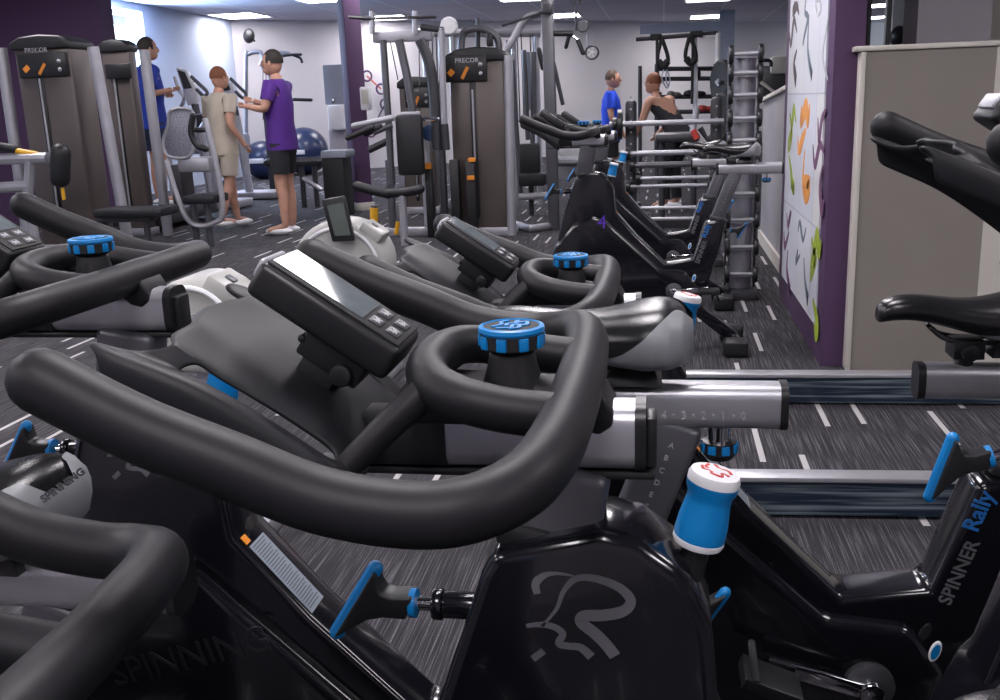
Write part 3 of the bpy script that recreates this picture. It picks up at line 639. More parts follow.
# ================================================================== LOW RAILS ON THE FLOOR
streak = mat('reflection_streaked_panel', (.02, .035, .06), .2)  # blue-grey streaks are reflections put into the side colour
nt = streak.node_tree; nz = nt.nodes.new('ShaderNodeTexNoise'); mp = nt.nodes.new('ShaderNodeMapping'); mp.inputs['Scale'].default_value = (1.2, 1, 45); mp.inputs['Rotation'].default_value = (0, .04, 0)
tc = nt.nodes.new('ShaderNodeTexCoord'); nt.links.new(tc.outputs['Object'], mp.inputs['Vector']); nt.links.new(mp.outputs[0], nz.inputs['Vector']); nz.inputs['Scale'].default_value = 1.5
rr = nt.nodes.new('ShaderNodeValToRGB'); nt.links.new(nz.outputs['Fac'], rr.inputs['Fac']); rr.color_ramp.elements[0].color = (.012, .02, .035, 1); rr.color_ramp.elements[1].color = (.16, .20, .22, 1); rr.color_ramp.elements[0].position = .45; rr.color_ramp.elements[1].position = .72
nt.links.new(rr.outputs['Color'], nt.nodes['Principled BSDF'].inputs['Base Color'])
for (xa, ya), (xb, yb_), lab in [((600, 404), (1120, 384), 'farther of two long low rails on the floor, running past the purple wall end'), ((690, 517), (1100, 503), 'nearer of two long low rails on the floor, with reflection streaks coloured into its dark side')]:
    A = onZ(xa, ya); B = onZ(xb, yb_); B.y = min(B.y, A.y+.05) if B.y > A.y else B.y; d = (B-A); ln = d.length; d.normalize(); n = V(-d.y, d.x, 0)
    t = thing('floor_rail', A, lab, 'rail', 'low rails on the floor')
    b = MB(); b.slab([A+V(0, 0, .012), B+V(0, 0, .012), B+V(0, 0, .118), A+V(0, 0, .118)], n*.06); b.build('side_panel', streak, t)
    b = MB(); b.slab([A-n*.006+V(0, 0, .118), B-n*.006+V(0, 0, .118), B-n*.006+V(0, 0, .134), A-n*.006+V(0, 0, .134)], n*.072); b.build('steel_top', M['silver'], t, bevel=.003)
    b = MB()
    for q in (.03, ln-.1): b.slab([A+d*q, A+d*(q+.08), A+d*(q+.08)+V(0, 0, .014), A+d*q+V(0, 0, .014)], n*.08)
    b.build('rubber_foot', M['matte'], t)
# ================================================================== GYM MACHINES
def T(parent, name, pts, Y, r, m, seg=10, smooth=False, round_=False):
    P = [at(p[0], p[1], Y+(p[2] if len(p) > 2 else 0)) for p in pts]
    b = MB(); b.tube(P, r, seg, 5, smooth=smooth, round_=round_); return b.build(name, m, parent)
def BX(parent, name, x0, y0, x1, y1, Y, dep, m, bevel=.01, floor=False):
    a = at(x0, y0, Y); c = at(x1, y1, Y); z0 = 0.0 if floor else min(a.z, c.z); z1 = max(a.z, c.z)
    if floor: z1 = a.z
    b = MB(); b.box(((a.x+c.x)/2, Y+dep/2, (z0+z1)/2), (abs(c.x-a.x), dep, z1-z0)); return b.build(name, m, parent, bevel=bevel)
def base_at(x, y, Y): p = at(x, y, Y); return V(p.x, Y, 0)
def leg_to_floor(parent, name, x, y, Y, r, m, dx=0):
    p = at(x, y, Y); b = MB(); b.tube([p, V(p.x+dx, p.y, 0)], r, 10, smooth=False); return b.build(name, m, parent)
def tower(x0, x1, yt, Y, lab, disp=None, txt=None, slant=.0, left=True, right=True, upw=.06, dep=.5, capm='black', body='bronze'):
    a = at(x0, yt, Y); c = at(x1, yt, Y); zt = a.z; w_ = c.x-a.x; mx_ = (a.x+c.x)/2
    t = thing('weight_machine', (mx_, Y, 0), lab, 'weight machine', 'weight stack towers')
    b = MB(); b.box((mx_, Y+dep/2, (zt-.06)/2+.02), (w_*.94, dep, zt-.10)); b.build('shroud', M[body], t, bevel=.03, bseg=3)
    b = MB(); b.prism([(mx_-w_/2*1.02, zt-.10), (mx_-w_/2*1.02, zt-.03), (mx_-w_*.33, zt+.02), (mx_, zt+.035), (mx_+w_*.33, zt+.02), (mx_+w_/2*1.02, zt-.03), (mx_+w_/2*1.02, zt-.10)], Y-.03, Y+dep+.03); b.build('top_cap', M[capm], t, bevel=.02, bseg=3)
    b = MB(); b.box((mx_, Y+dep/2, .04), (w_*1.1, dep*1.15, .08)); b.build('base_frame', M['lgrey'], t, bevel=.01)
    for s, on in ((-1, left), (1, right)):
        if not on: continue
        b = MB(); xx = mx_+s*(w_/2+upw*.45); b.tube([V(xx-slant*.0, Y-.05, zt-.12), V(xx+slant, Y-.05, 0)], upw*.5, 12, smooth=False); b.build('upright', M['lgrey'], t)
    b = MB(); b.box((mx_-w_*.08, Y-.005, zt*.5-.05), (w_*.10, .012, zt*.74)); b.build('stack_slot', M['black'], t, bevel=.003)
    b = MB(); b.cyl(V(mx_-w_*.08, Y-.02, .2), V(mx_-w_*.08, Y-.02, zt-.35), .010); b.build('guide_rod', M['silver'], t)
    if disp:
        dx0, dy0, dx1, dy1 = disp; p0 = at(dx0, dy0, Y-.04); p1 = at(dx1, dy1, Y-.04)
        b = MB(); b.box(((p0.x+p1.x)/2, Y-.02, (p0.z+p1.z)/2), (p1.x-p0.x, .04, p0.z-p1.z)); dpn = b.build('display_panel', M['black'], t, bevel=.012)
        h = p0.z-p1.z; w2 = p1.x-p0.x; cx = (p0.x+p1.x)/2; cz = (p0.z+p1.z)/2
        b = MB(); b.ribbon([V(cx-w2*.08, Y-.0405, cz-h*.38), V(cx+w2*.06, Y-.0405, cz+h*.05)], h*.13, V(0, -.002, 0)); b.build('orange_slash', M['orange'], dpn)
        b = MB(); b.ribbon([V(cx-w2*.38, Y-.0405, cz-h*.22), V(cx-w2*.28, Y-.0405, cz-h*.05)], h*.22, V(0, -.002, 0)); b.build('amber_mark', M['orange'], dpn)
        for q in (.12, -.22): b = MB(); b.ell(V(cx+w2*.36, Y-.045, cz+h*q), (h*.09,)*3, 8, 6); b.build('knob', M['lgrey'], dpn)
    if txt:
        p = at(txt[0], txt[1], Y-.04); text('brand_lettering', 'PRECOR', p+V(0, -.002, 0), (1, 0, 0), (0, 0, 1), txt[2]*Y/F*1.35, M['logo2'], t, ext=.002, spacing=1.05)
    return t, mx_, zt
t1, mx1, z1 = tower(10, 70, 40, 8.7, 'large bronze-fronted weight tower at far left, nearest the purple wall edge', (16, 54, 68, 76), (25, 53, 5), left=False, right=False, dep=.36)
for pp in ([(1, 48), (22, 196)], [(93, 47), (122, 208)]):
    u0 = at(*pp[0], 8.72); u1 = at(*pp[1], 8.72); u2 = u1+(u1-u0)*(u1.z/(u0.z-u1.z)); b = MB(); b.tube([u0, u2], .052, 14, smooth=False); b.build('upright', M['lgrey'], t1)
b = MB(); 
t2, _, _ = tower(98, 128, 43, 9.9, 'second weight tower half hidden behind the big one, left of the windows', None, None, left=False, right=False, dep=.16)
u0 = at(144, 50, 9.9); u1 = at(168, 232, 9.9); b = MB(); b.tube([u0, V(u1.x, u1.y, 0)], .055, 14, smooth=False); b.build('upright', M['lgrey'], t2)
BX(t2, 'display_panel', 104, 64, 131, 78, 9.84, .04, M['black'])
t3, mx3, z3 = tower(446, 506, 52, 9.5, 'bronze weight tower at centre left with curved black top and orange slash', (443, 56, 487, 81), (455, 63, 4.5), slant=.02, left=False, right=False, dep=.25)
u0 = at(508, 55, 9.5); u1 = at(512, 236, 9.5); b = MB(); b.tube([u0, V(u1.x, u1.y, 0)], .045, 14, smooth=False); b.build('upright', M['lgrey'], t3)
for xx in (454, 470): BX(t3, 'weight_stack', xx-5, 160, xx+7, 234, 9.35, .12, M['black'], .004, floor=True)
for xx, yy in ((471, 160), (470, 178)): BX(t3, 'selector_pin', xx-3, yy-2, xx+4, yy+2, 9.3, .05, M['orange'], .002)
T(t3, 'pulley_arch', [(461, 50), (463, 34), (472, 29), (486, 30), (497, 38), (499, 52)], 9.7, .035, M['grey'], smooth=True)
T(t3, 'pulley_arch', [(478, 50), (478, 18)], 9.75, .022, M['dgrey']); BX(t3, 'pulley_block', 486, 33, 492, 46, 9.6, .1, M['black'])
t4, _, _ = tower(397, 432, 80, 11.6, 'small distant weight tower seen between the machine posts beside the purple column', (404, 88, 430, 107), (408, 92, 2.5), left=False, right=False)
# exercise station pads in front of the big left tower
t = thing('arm_curl_bench', base_at(45, 240, 8.0), 'grey framed exercise bench arm with black roller pad and yellow lever at far left', 'exercise bench'); Y = 8.0
T(t, 'arm', [(-30, 160), (48, 158)], Y, .05, M['lgrey']); T(t, 'arm', [(30, 160), (28, 200)], Y, .045, M['lgrey']); T(t, 'arm', [(-20, 189), (30, 186)], Y, .05, M['lgrey'])
T(t, 'roller_pad', [(61, 153), (60, 178)], Y, .085, M['padblack'], 16, round_=True); T(t, 'lever', [(12, 150), (36, 154)], Y, .025, M['yellow'], round_=True)
T(t, 'roller_pad', [(-5, 146), (14, 149)], Y, .04, M['padblack'], 12, round_=True); leg_to_floor(t, 'leg', 28, 195, Y, .045, M['lgrey'])
BX(t, 'chain', 60, 185, 64, 200, Y, .03, M['yellow'], .003)
t = thing('flat_bench', base_at(125, 240, 8.2), 'flat black padded bench below the two left towers', 'exercise bench'); Y = 8.1
BX(t, 'pad', 92, 210, 162, 217, Y, .35, M['padblack'], .02); BX(t, 'frame', 96, 217, 150, 222, Y+.1, .15, M['dgrey'])
for x in (104, 146): leg_to_floor(t, 'leg', x, 220, Y+.17, .03, M['dgrey'])
# shoulder station between column and tower
Y = 9.3; t = thing('pulldown_station', base_at(410, 240, Y), 'silver framed pull-down station with tall black back pad, right of the purple column', 'weight machine')
BX(t, 'header_plate', 372, 32, 431, 40, Y, .12, M['lgrey']); T(t, 'post', [(383, 40), (389, 130), (392, 185)], Y, .034, M['grey'])
T(t, 'post', [(399, 40), (408, 80), (414, 118)], Y, .04, M['grey']); T(t, 'post', [(420, 40), (429, 62), (434, 95), (437, 150)], Y, .05, M['dgrey'], smooth=True)
T(t, 'post', [(441, 28), (444, 124)], Y, .032, M['lgrey']); T(t, 'post', [(444, 124), (446, 150)], Y, .04, M['dgrey'])
T(t, 'top_bar', [(421, 27), (443, 30)], Y, .03, M['dgrey']); leg_to_floor(t, 'upright', 389, 160, Y+.3, .04, M['grey']); leg_to_floor(t, 'upright', 424, 130, Y+.3, .045, M['lgrey']); leg_to_floor(t, 'upright', 441, 140, Y+.3, .04, M['grey'])
for x in (372, 415): T(t, 'peg', [(x, 34), (x, 11)], Y-.03, .027, M['lgrey'])
T(t, 'grip_bar', [(350, 17), (370, 18.5)], Y-.05, .018, M['dgrey'], round_=True); T(t, 'grip_bar', [(370, 18.5), (435, 17)], Y-.05, .014, M['dgrey'], round_=True)
b = MB(); c = at(449, 26, Y+.3); b.lathe([(.07, -.02), (.085, 0), (.07, .02)], c, (0, 1, 0)); b.build('pulley', M['white'], t)
BX(t, 'back_pad', 394, 115, 424, 175, Y-.15, .09, M['padblack'], .03)
BX(t, 'pad_plate', 400, 112, 420, 117, Y-.1, .05, M['lgrey'], .004)
T(t, 'press_arm', [(354, 126), (392, 118)], Y-.2, .03, M['lgrey'], round_=True); T(t, 'press_arm', [(374, 133), (392, 125)], Y-.2, .025, M['grey'])
T(t, 'grip', [(348, 138), (371, 128)], Y-.25, .028, M['padblack'], round_=True); T(t, 'grip', [(366, 134), (380, 127)], Y-.2, .028, M['padblack'], round_=True)
T(t, 'arm_frame', [(369, 150), (392, 139)], Y+.1, .035, M['dgrey'])
T(t, 'thigh_pad', [(357, 186), (375, 191), (388, 194)], Y-.4, .045, M['padblack'], 12, True, True); T(t, 'thigh_pad', [(388, 193), (405, 192), (420, 189)], Y-.4, .045, M['padblack'], 12, True, True)
leg_to_floor(t, 'seat_stem', 402, 195, Y-.4, .035, M['lgrey'])
leg_to_floor(t, 'adjuster', 374, 205, Y-.3, .035, M['grey']); T(t, 'yellow_sleeve', [(374, 208), (374, 225)], Y-.33, .038, M['yellow']); T(t, 'yellow_sleeve', [(398, 222), (396, 234)], Y-.33, .022, M['yellow'])
b = MB(); c = at(430, 133, Y); b.lathe([(.075, -.02), (.075, .02)], c, (0, 1, 0)); b.build('cam_wheel', M['dblue'], t)
BX(t, 'weight_stack', 424, 165, 434, 225, Y+.1, .12, M['black'], .004, floor=True); BX(t, 'selector_pin', 425, 163, 431, 169, Y+.02, .06, M['orange'], .003)
T(t, 'handle', [(424, 119), (438, 119)], Y-.1, .018, M['chrome'], round_=True)
for x in (389, 424, 441): pass
T(t, 'cable', [(390, 40), (398, 80)], Y+.05, .005, M['black']); T(t, 'cable', [(419, 40), (420, 118)], Y+.05, .005, M['black'])
b = MB(); a = at(388, 200, Y+.3); c = at(443, 200, Y+.3); b.box(((a.x+c.x)/2, Y+.3, .04), (c.x-a.x+.1, .1, .08)); b.build('base_bar', M['lgrey'], t, bevel=.01)
# tall cable tower
Y = 9.9; t = thing('cable_tower', base_at(552, 228, Y), 'tall grey cable tower with bent top arm standing at centre', 'weight machine')
p = at(547, -4, Y); b = MB(); b.bar(V(p.x+.02, Y, 0), V(p.x, Y, p.z), .11, .11, V(0, 1, 0)); b.build('post', M['grey'], t, bevel=.012)
T(t, 'bent_arm', [(503, 56), (515, 36), (523, 22), (531, 16), (548, 12)], Y+.05, .035, M['lgrey'], 12, True, True)
BX(t, 'top_joint', 542, 4, 552, 13, Y-.1, .14, M['dgrey']); T(t, 'stay', [(502, 26), (544, 12)], Y-.05, .012, M['dgrey']); T(t, 'stay', [(553, 60), (563, 105)], Y+.05, .02, M['dgrey'])
T(t, 'crossbar', [(553, 33.5), (573, 33.5)], Y, .028, M['padblack'])
gb_ = [at(516, 226, Y+.1), at(520, 228, Y+.05), at(530, 230, Y-.2), at(552, 229, Y)]
b = MB(); b.tube([V(g.x, g.y, .04) for g in gb_], .035, 10, 4); b.build('base_tube', M['lgrey'], t)
# hanging pulley handles
Y = 10.2; t = thing('double_grip_cable_attachment', at(573, 33, Y), 'black double grip hanging on chains from a pulley, left of the man in blue', 'cable handle'); 
T(t, 'chain', [(576, 31), (576, 12), (571, -3)], Y, .012, M['dgrey']); T(t, 'chain', [(579, -4), (581, 4)], Y, .02, M['black']);
b = MB(); c = at(583, 26, Y); b.lathe([(.052, -.02), (.06, 0), (.052, .02)], c, (0, 1, 0)); b.build('pulley_wheel', M['grey'], t)
T(t, 'grip', [(569, 36), (566, 47)], Y, .02, M['padblack'], round_=True); T(t, 'grip', [(578, 41), (583, 53)], Y, .022, M['padblack'], round_=True); T(t, 'yoke', [(570, 35), (574, 37), (578, 40)], Y, .015, M['chrome'])
T(t, 'chain', [(587, 34), (588, 46)], Y, .010, M['lgrey'])
t = thing('spoked_ring', at(592, 52, Y), 'small spoked ring hanging just right of the black double grip', 'ring')
b = MB(); c = at(592, 52.5, Y); b.tube([c+V(.062*math.cos(a*math.pi/8), 0, .062*math.sin(a*math.pi/8)) for a in range(16)], .010, 8, 2, closed=True); b.build('rim', M['dgrey'], t)
b = MB(); b.ell(c, (.015, .015, .015), 8, 6)
for a in range(5): b.cyl(c, c+V(.06*math.cos(a*1.257), 0, .06*math.sin(a*1.257)), .005, seg=6)
b.build('spokes', M['white'], t)
# multi station behind
Y = 12.4; t = thing('multi_gym', base_at(520, 215, Y), 'large grey multi-station cable machine behind the cable tower', 'weight machine')
T(t, 'top_beam', [(418, 33), (541, 33)], Y, .05, M['lgrey'])
for x in (424, 452, 513, 536): leg_to_floor(t, 'post', x, 33, Y, .035, M['lgrey'])
for x in (428, 432, 436, 517, 521, 530, 533): T(t, 'cable', [(x, 34), (x+3, 120)], Y-.05, .008, M['dgrey'])
for (xa, ya, xb, yb2) in ((508, 40, 512, 120), (512, 60, 521, 200), (524, 50, 528, 140), (534, 52, 532, 190)): T(t, 'lever_arm', [(xa, ya), (xb, yb2)], Y-.3, .03, M['grey'])
T(t, 'blue_tube', [(529, 52), (530, 110)], Y-.2, .03, M['greyblue']); T(t, 'grip', [(539, 50), (543, 68)], Y-.4, .03, M['padblack'], round_=True); T(t, 'grip', [(511, 80), (512, 118)], Y-.5, .018, M['padblack'])
BX(t, 'seat_pad', 519, 144, 540, 178, Y-1.2, .09, M['padblack'], .02); BX(t, 'seat_pad', 518, 174, 545, 186, Y-1.3, .2, M['padblack'], .02); leg_to_floor(t, 'seat_stem', 531, 186, Y-1.2, .03, M['dgrey'])
T(t, 'roller', [(519, 197), (553, 195)], Y-1.3, .04, M['lgrey'])
BX(t, 'shroud', 556, 155, 585, 180, Y, .3, M['lgrey'], .02); T(t, 'foot_rail', [(556, 163), (620, 163)], Y-.1, .04, M['grey']); leg_to_floor(t, 'post', 620, 163, Y-.1, .03, M['grey'])
BX(t, 'cross_plate', 553, 145, 590, 156, Y, .2, M['white'], .02)
# pull-down frame on the left far wall
Y = 15.2; t = thing('lat_machine', base_at(268, 190, Y), 'silver lat pull-down frame by the far left corner with curved top arm', 'weight machine')
T(t, 'frame_tube', [(246, 150), (246, 60), (249, 54), (256, 52), (262, 54), (263, 70)], Y, .035, M['lgrey'], 10, True); leg_to_floor(t, 'post', 246, 150, Y, .035, M['lgrey'])
T(t, 'top_arm', [(260, 66), (267, 56), (277, 53), (290, 54)], Y-.1, .035, M['lgrey'], 10, True); leg_to_floor(t, 'post', 271, 55, Y, .05, M['dgrey'])
T(t, 'pull_bar', [(266, 66), (275, 58), (290, 55), (301, 54.5)], Y-.3, .02, M['dgrey'], 8, True, True); T(t, 'pull_bar', [(293, 55), (300, 58), (302, 62)], Y-.3, .02, M['padblack'], 8, True, True)
T(t, 'handle', [(262, 99), (310, 100)], Y-.3, .02, M['lgrey'], round_=True); T(t, 'grip', [(294, 99.5), (311, 100)], Y-.3, .026, M['padblack'], round_=True); BX(t, 'roller_pad', 262, 83, 274, 97, Y-.2, .2, M['padblack'], .02)
for x in (263, 266, 269): T(t, 'cable', [(x, 66), (x, 120)], Y, .006, M['black'])
BX(t, 'weight_stack', 262, 105, 271, 150, Y, .3, M['dgrey'], .01, floor=True)
# exercise balls
for i, (x, y, lab) in enumerate([(262, 152, 'big dark blue exercise ball, left of the pair at the far wall'), (305, 151, 'big dark blue exercise ball, right of the pair, behind the person in purple')]):
    p = onZ(x, y+21, 0); r = 17.5*p.y/F*1.02; Yb = min(p.y, 18.2+i); c = at(x, y, Yb); r = c.z if .25 < c.z < .5 else .36
    t = thing('exercise_ball', (c.x, c.y, 0), lab, 'exercise ball', 'exercise balls at the far wall')
    b = MB(); b.ell(V(c.x, c.y, r), (r, r, r), 28, 18); b.build('ball', M['ballblue'], t)
    b = MB(); b.box(V(c.x, c.y-r*.985, r*1.0), (.32, .03, .09)); b.build('white_label', M['white'], t, bevel=.01)
# recumbent bike with mesh seat, far left
Y = 9.4; t = thing('recumbent_bike', base_at(190, 240, Y), 'recumbent exercise bike with grey mesh seat back and looped side handles, right of the towers', 'exercise bike')
a = [at(171, 110, Y), at(191, 110, Y), at(195, 126, Y), at(193, 150, Y), at(186, 158, Y), at(168, 156, Y), at(163, 142, Y), at(168, 125, Y)]
b = MB(); b.slab(a, V(0, .03, 0)); b.build('seat_back_mesh', M['mesh'], t, bevel=.008)
b = MB(); b.tube(a, .016, 8, 3, closed=True); b.build('seat_back_frame', M['lgrey'], t)
T(t, 'loop_handle', [(205, 118), (213, 150), (221, 190), (222, 216), (216, 222), (204, 226), (193, 224), (184, 213), (175, 190), (166, 160)], Y-.5, .027, M['lgrey'], 10, True)
T(t, 'handle_grip', [(193, 116), (191, 132), (197, 145), (206, 149)], Y-.3, .03, M['padblack'], 10, True, True); T(t, 'handle_grip', [(196, 130), (203, 130)], Y-.3, .025, M['padblack'], round_=True)
BX(t, 'seat_cushion', 182, 196, 214, 204, Y-.6, .35, M['padblack'], .02); BX(t, 'seat_rail', 176, 158, 210, 172, Y, .25, M['lgrey'], .03)
for x in (193, 207): leg_to_floor(t, 'leg', x, 204, Y-.4, .035, M['grey'])
BX(t, 'rear_body', 168, 165, 184, 205, Y+.3, .3, M['dgrey'], .03)
# elliptical trainers with consoles at the far left
for (x0, y0, lab) in [(187, 82, 'white elliptical trainer console and handles, left of the person in beige'), (226, 84, 'elliptical trainer behind the person in beige')]:
    Y = 12.6 if x0 < 200 else 13.9; t = thing('elliptical_trainer', base_at(x0, 190, Y), lab, 'elliptical trainer', 'elliptical trainers by the window wall')
    a = [at(x0-12, y0-15, Y), at(x0-2, y0-12, Y), at(x0+8, y0+6, Y), at(x0+10, y0+22, Y), at(x0, y0+24, Y), at(x0-6, y0+4, Y)]
    b = MB(); b.slab(a, V(0, .12, 0)); b.build('console_shell', M['white'], t, bevel=.02)
    a = [at(x0-9, y0-12, Y-.01), at(x0-2, y0-10, Y-.01), at(x0+5, y0+6, Y-.01), at(x0-2, y0+7, Y-.01)]; b = MB(); b.slab(a, V(0, -.02, 0)); b.build('console_screen', M['dgrey'], t)
    T(t, 'moving_arm', [(x0-12, y0-4), (x0-8, y0+8), (x0-3, y0+16), (x0-8, y0+28), (x0-13, y0+34)], Y-.2, .024, M['lgrey'], 8, True, True)
    T(t, 'moving_arm', [(x0+5, y0-5), (x0+12, y0+2), (x0+20, y0+10), (x0+17, y0+14), (x0+10, y0+8)], Y-.2, .024, M['grey'], 8, True, True)
    T(t, 'mast', [(x0+3, y0), (x0+10, y0+32)], Y+.05, .05, M['dgrey']); p = at(x0+10, y0+32, Y+.05); b = MB(); b.tube([p, V(p.x+.1, p.y, .1)], .06, 10, smooth=False); b.build('mast', M['lgrey'], t)
    BX(t, 'flywheel_cover', x0-5, y0+50, x0+16, y0+72, Y, .4, M['greyblue'], .06); p = base_at(x0+15, 0, Y)
    b = MB(); b.box((p.x-.1, Y+.2, .06), (.7, .5, .1)); b.build('base_frame', M['lgrey'], t, bevel=.02)
# dispenser and bin beside the purple column
Y = 14.5; t = thing('water_dispenser', base_at(333, 170, Y), 'pale grey water dispenser against the far wall, just left of the purple column', 'water dispenser')
BX(t, 'upper_cabinet', 322, 65, 345, 104, Y+.1, .35, M['greyblue'], .02); BX(t, 'body', 326, 105, 346, 130, Y-.05, .4, M['white'], .05); BX(t, 'lower_cabinet', 328, 130, 346, 160, Y+.1, .35, M['lilac'], .02, floor=True)
BX(t, 'tap', 331, 98, 334, 104, Y, .1, M['chrome'], .01)
Y = 11.4; p = onZ(333, 207); t = thing('litter_bin', base_at(333, 200, Y), 'square black bin with a blue-grey lid standing left of the purple column foot', 'bin')
BX(t, 'bin_body', 321, 158, 346, 208, Y, .35, M['matte'], .02, floor=True); BX(t, 'bin_lid', 320, 151, 346, 158, Y-.02, .38, M['greyblue'], .02)
Y = 12.5; t = thing('low_bench', base_at(295, 200, Y), 'low flat bench with dark top behind the person in purple', 'exercise bench')
T(t, 'bench_pad', [(268, 163), (320, 161)], Y, .06, M['dgrey'], 10, round_=True); T(t, 'brace', [(303, 178), (322, 190)], Y, .03, M['lgrey'])
for x in (301, 314): leg_to_floor(t, 'leg', x, 163, Y+.1, .035, M['dgrey'])
# dispenser box on the column, wall ornament rings
q_ = onZ(358, 211).y-.002; t = thing('dispenser_unit', at(366, 100, q_), 'white box dispenser fixed to the right side of the purple column', 'dispenser')
BX(t, 'dispenser_box', 359, 87, 370, 110, q_-.12, .12, M['white'], .02); BX(t, 'dispenser_front', 361, 90, 368, 104, q_-.135, .02, M['cream'], .006)
Y = 16.5
def wallpt(x, y):
    d = ray(x, y); n = V(nB.x, nB.y, 0); k_ = (V(A0.x, A0.y, CZ)-O).dot(n)/d.dot(n); return O+d*(k_-.15)
t = thing('ring_ornament', wallpt(372, 100), 'purple rings joined by thin rods on the far wall behind the column', 'wall ornament')
ro = [(367, 76, M['lgrey']), (381, 89, M['purplep']), (385, 104, M['purplep']), (371, 132, M['red'])]
for x, y, m_ in ro:
    c = wallpt(x, y); b = MB(); b.tube([c+(dB*math.cos(a*math.pi/8)+V(0, 0, 1)*math.sin(a*math.pi/8))*.10 for a in range(16)], .02, 8, 2, closed=True); rg = b.build('ring', M['purple'], t)
for a_, c_ in ((0, 1), (2, 3)):
    b = MB(); b.cyl(wallpt(*ro[a_][:2]), wallpt(*ro[c_][:2]), .015, seg=8); b.build('rod', M['red'] if a_ == 0 else M['dgrey'], t)
# pale rounded exercise machines behind the front rows
def rower(cx, cy, Y, s, lab, console=None):
    c = at(cx, cy, Y); t = thing('rowing_machine', (c.x, Y, 0), lab, 'exercise machine', 'pale rounded exercise machines')
    r = s
    prof = [(c.x+r*math.cos(a), c.z+r*.92*math.sin(a)) for a in [math.radians(q) for q in range(-20, 185, 12)]]+[(c.x-r*.98, c.z-r*1.0), (c.x+r*1.1, c.z-r*1.1)]
    b = MB(); b.prism(prof, Y-.09, Y+.13); sh = b.build('rounded_cover', M['shroud'], t, bevel=.025, bseg=3)
    b = MB(); b.tube([V(c.x+r*.84*math.cos(math.radians(a)), Y-.093, c.z+r*.76*math.sin(math.radians(a))) for a in range(0, 181, 15)], .008, 8, 2); b.build('cover_rim', M['white'], sh)
    b = MB(); b.box(V(c.x+r*.72, Y-.02, c.z+r*.66), (.11, .14, .05), Matrix.Rotation(.6, 3, 'Y')); lt = b.build('latch', M['shroud'], t, bevel=.012)
    b = MB(); b.box(V(c.x+r*.72+.006, Y-.03, c.z+r*.66+.026), (.03, .03, .012), Matrix.Rotation(.6, 3, 'Y')); b.build('latch_button', M['grey'], lt, bevel=.003)
    b = MB(); b.ell(V(c.x+r*.15, Y-.09, c.z-r*.1), (r*.36, .02, r*.32)); b.build('side_disc', M['grey'], sh)
    b = MB(); b.box(V(c.x, Y+.02, (c.z-r)/2), (r*.5, .10, c.z-r*.9)); b.box(V(c.x, Y+.02, .03), (r*1.6, .5, .06)); b.build('stand', M['lgrey'], t, bevel=.01)
    if console:
        x0, y0, x1, y1, sk = console; a = [at(x0, y0, Y-.15), at(x1, y0-4, Y-.15), at(x1+sk, y1, Y-.15), at(x0+sk, y1+1, Y-.15)]
        b = MB(); b.slab(a, V(.0, .035, 0)); cn = b.build('console', M['black'], t, bevel=.006)
        cc_ = sum(a, V(0, 0, 0))/4; b = MB(); b.slab([cc_+(p-cc_)*.72 for p in [v+V(.01, -.002, .0) for v in a]], V(0, -.002, 0)); b.build('console_screen', M['lcd'], cn)
        b = MB(); b.tube([cc_+V(0, .04, 0), V(c.x-r*.3, Y, c.z+r*.5)], .018, 8, smooth=False); b.build('console_arm', M['black'], t)
    return t
rower(205, 318, 2.55, .135, 'pale grey rounded exercise machine behind the left handlebar, with square latch')
rower(345, 262, 4.3, .215, 'pale grey rounded exercise machine with upright LCD console, behind the front bike console', (321, 200, 343, 241, 11))
# ================================================================== RIGHT SIDE EQUIPMENT
# dumbbell tree
Yd = 6.3; xc = at(743, 160, Yd).x; t = thing('dumbbell_rack', (xc, Yd, 0), 'tall vertical dumbbell rack with glossy grey centre beside the grey partition', 'dumbbell rack')
zt = at(743, 52, Yd).z
b = MB(); b.tube([V(xc, Yd+.09, .05), V(xc, Yd+.09, zt)], .072, 24, smooth=False); b.build('centre_column', M['lgrey'], t)
b = MB(); b.box(V(xc, Yd+.09, .03), (.20, .34, .06)); b.build('base_plate', M['dgrey'], t, bevel=.01)
for s in (-1, 1): b = MB(); b.box(V(xc+s*.090, Yd+.09, zt/2), (.012, .05, zt)); b.build('side_rail', M['dgrey'], t, bevel=.004)
dz = [at(743, y, Yd).z for y in (54, 73, 95, 118, 140, 165, 193, 219, 246, 273)]
for i, z in enumerate(dz):
    b = MB(); b.box(V(xc, Yd+.0, z-.02), (.15, .06, .006)); b.build('cradle', M['lgrey'], t)
proto = None
for i, z in enumerate(dz):
    lab = ['top', 'second from the top', 'third from the top', 'fourth from the top', 'fifth from the top', 'fifth from the bottom', 'fourth from the bottom', 'third from the bottom', 'second from the bottom', 'bottom'][i]
    if proto is None:
        proto = d_ = thing('dumbbell', (xc, Yd-.01, z), None, 'dumbbell', 'dumbbells on the vertical rack')
        b = MB(); b.cyl(V(xc-.075, Yd-.04, z), V(xc+.075, Yd-.04, z), .013); b.build('handle', M['lgrey'], d_)
        for s in (-1, 1): b = MB(); b.lathe([(.040, 0), (.052, .004), (.055, .016), (.052, .028), (.040, .032)], V(xc+s*.070, Yd-.04, z), (s, 0, 0), 20); b.build('weight_head', M['black'], d_)
    else: d_ = copy_tree(proto); d_.location.z = z
    d_['label'] = 'black-headed chrome dumbbell on the vertical rack, %s' % lab; d_['category'] = 'dumbbell'
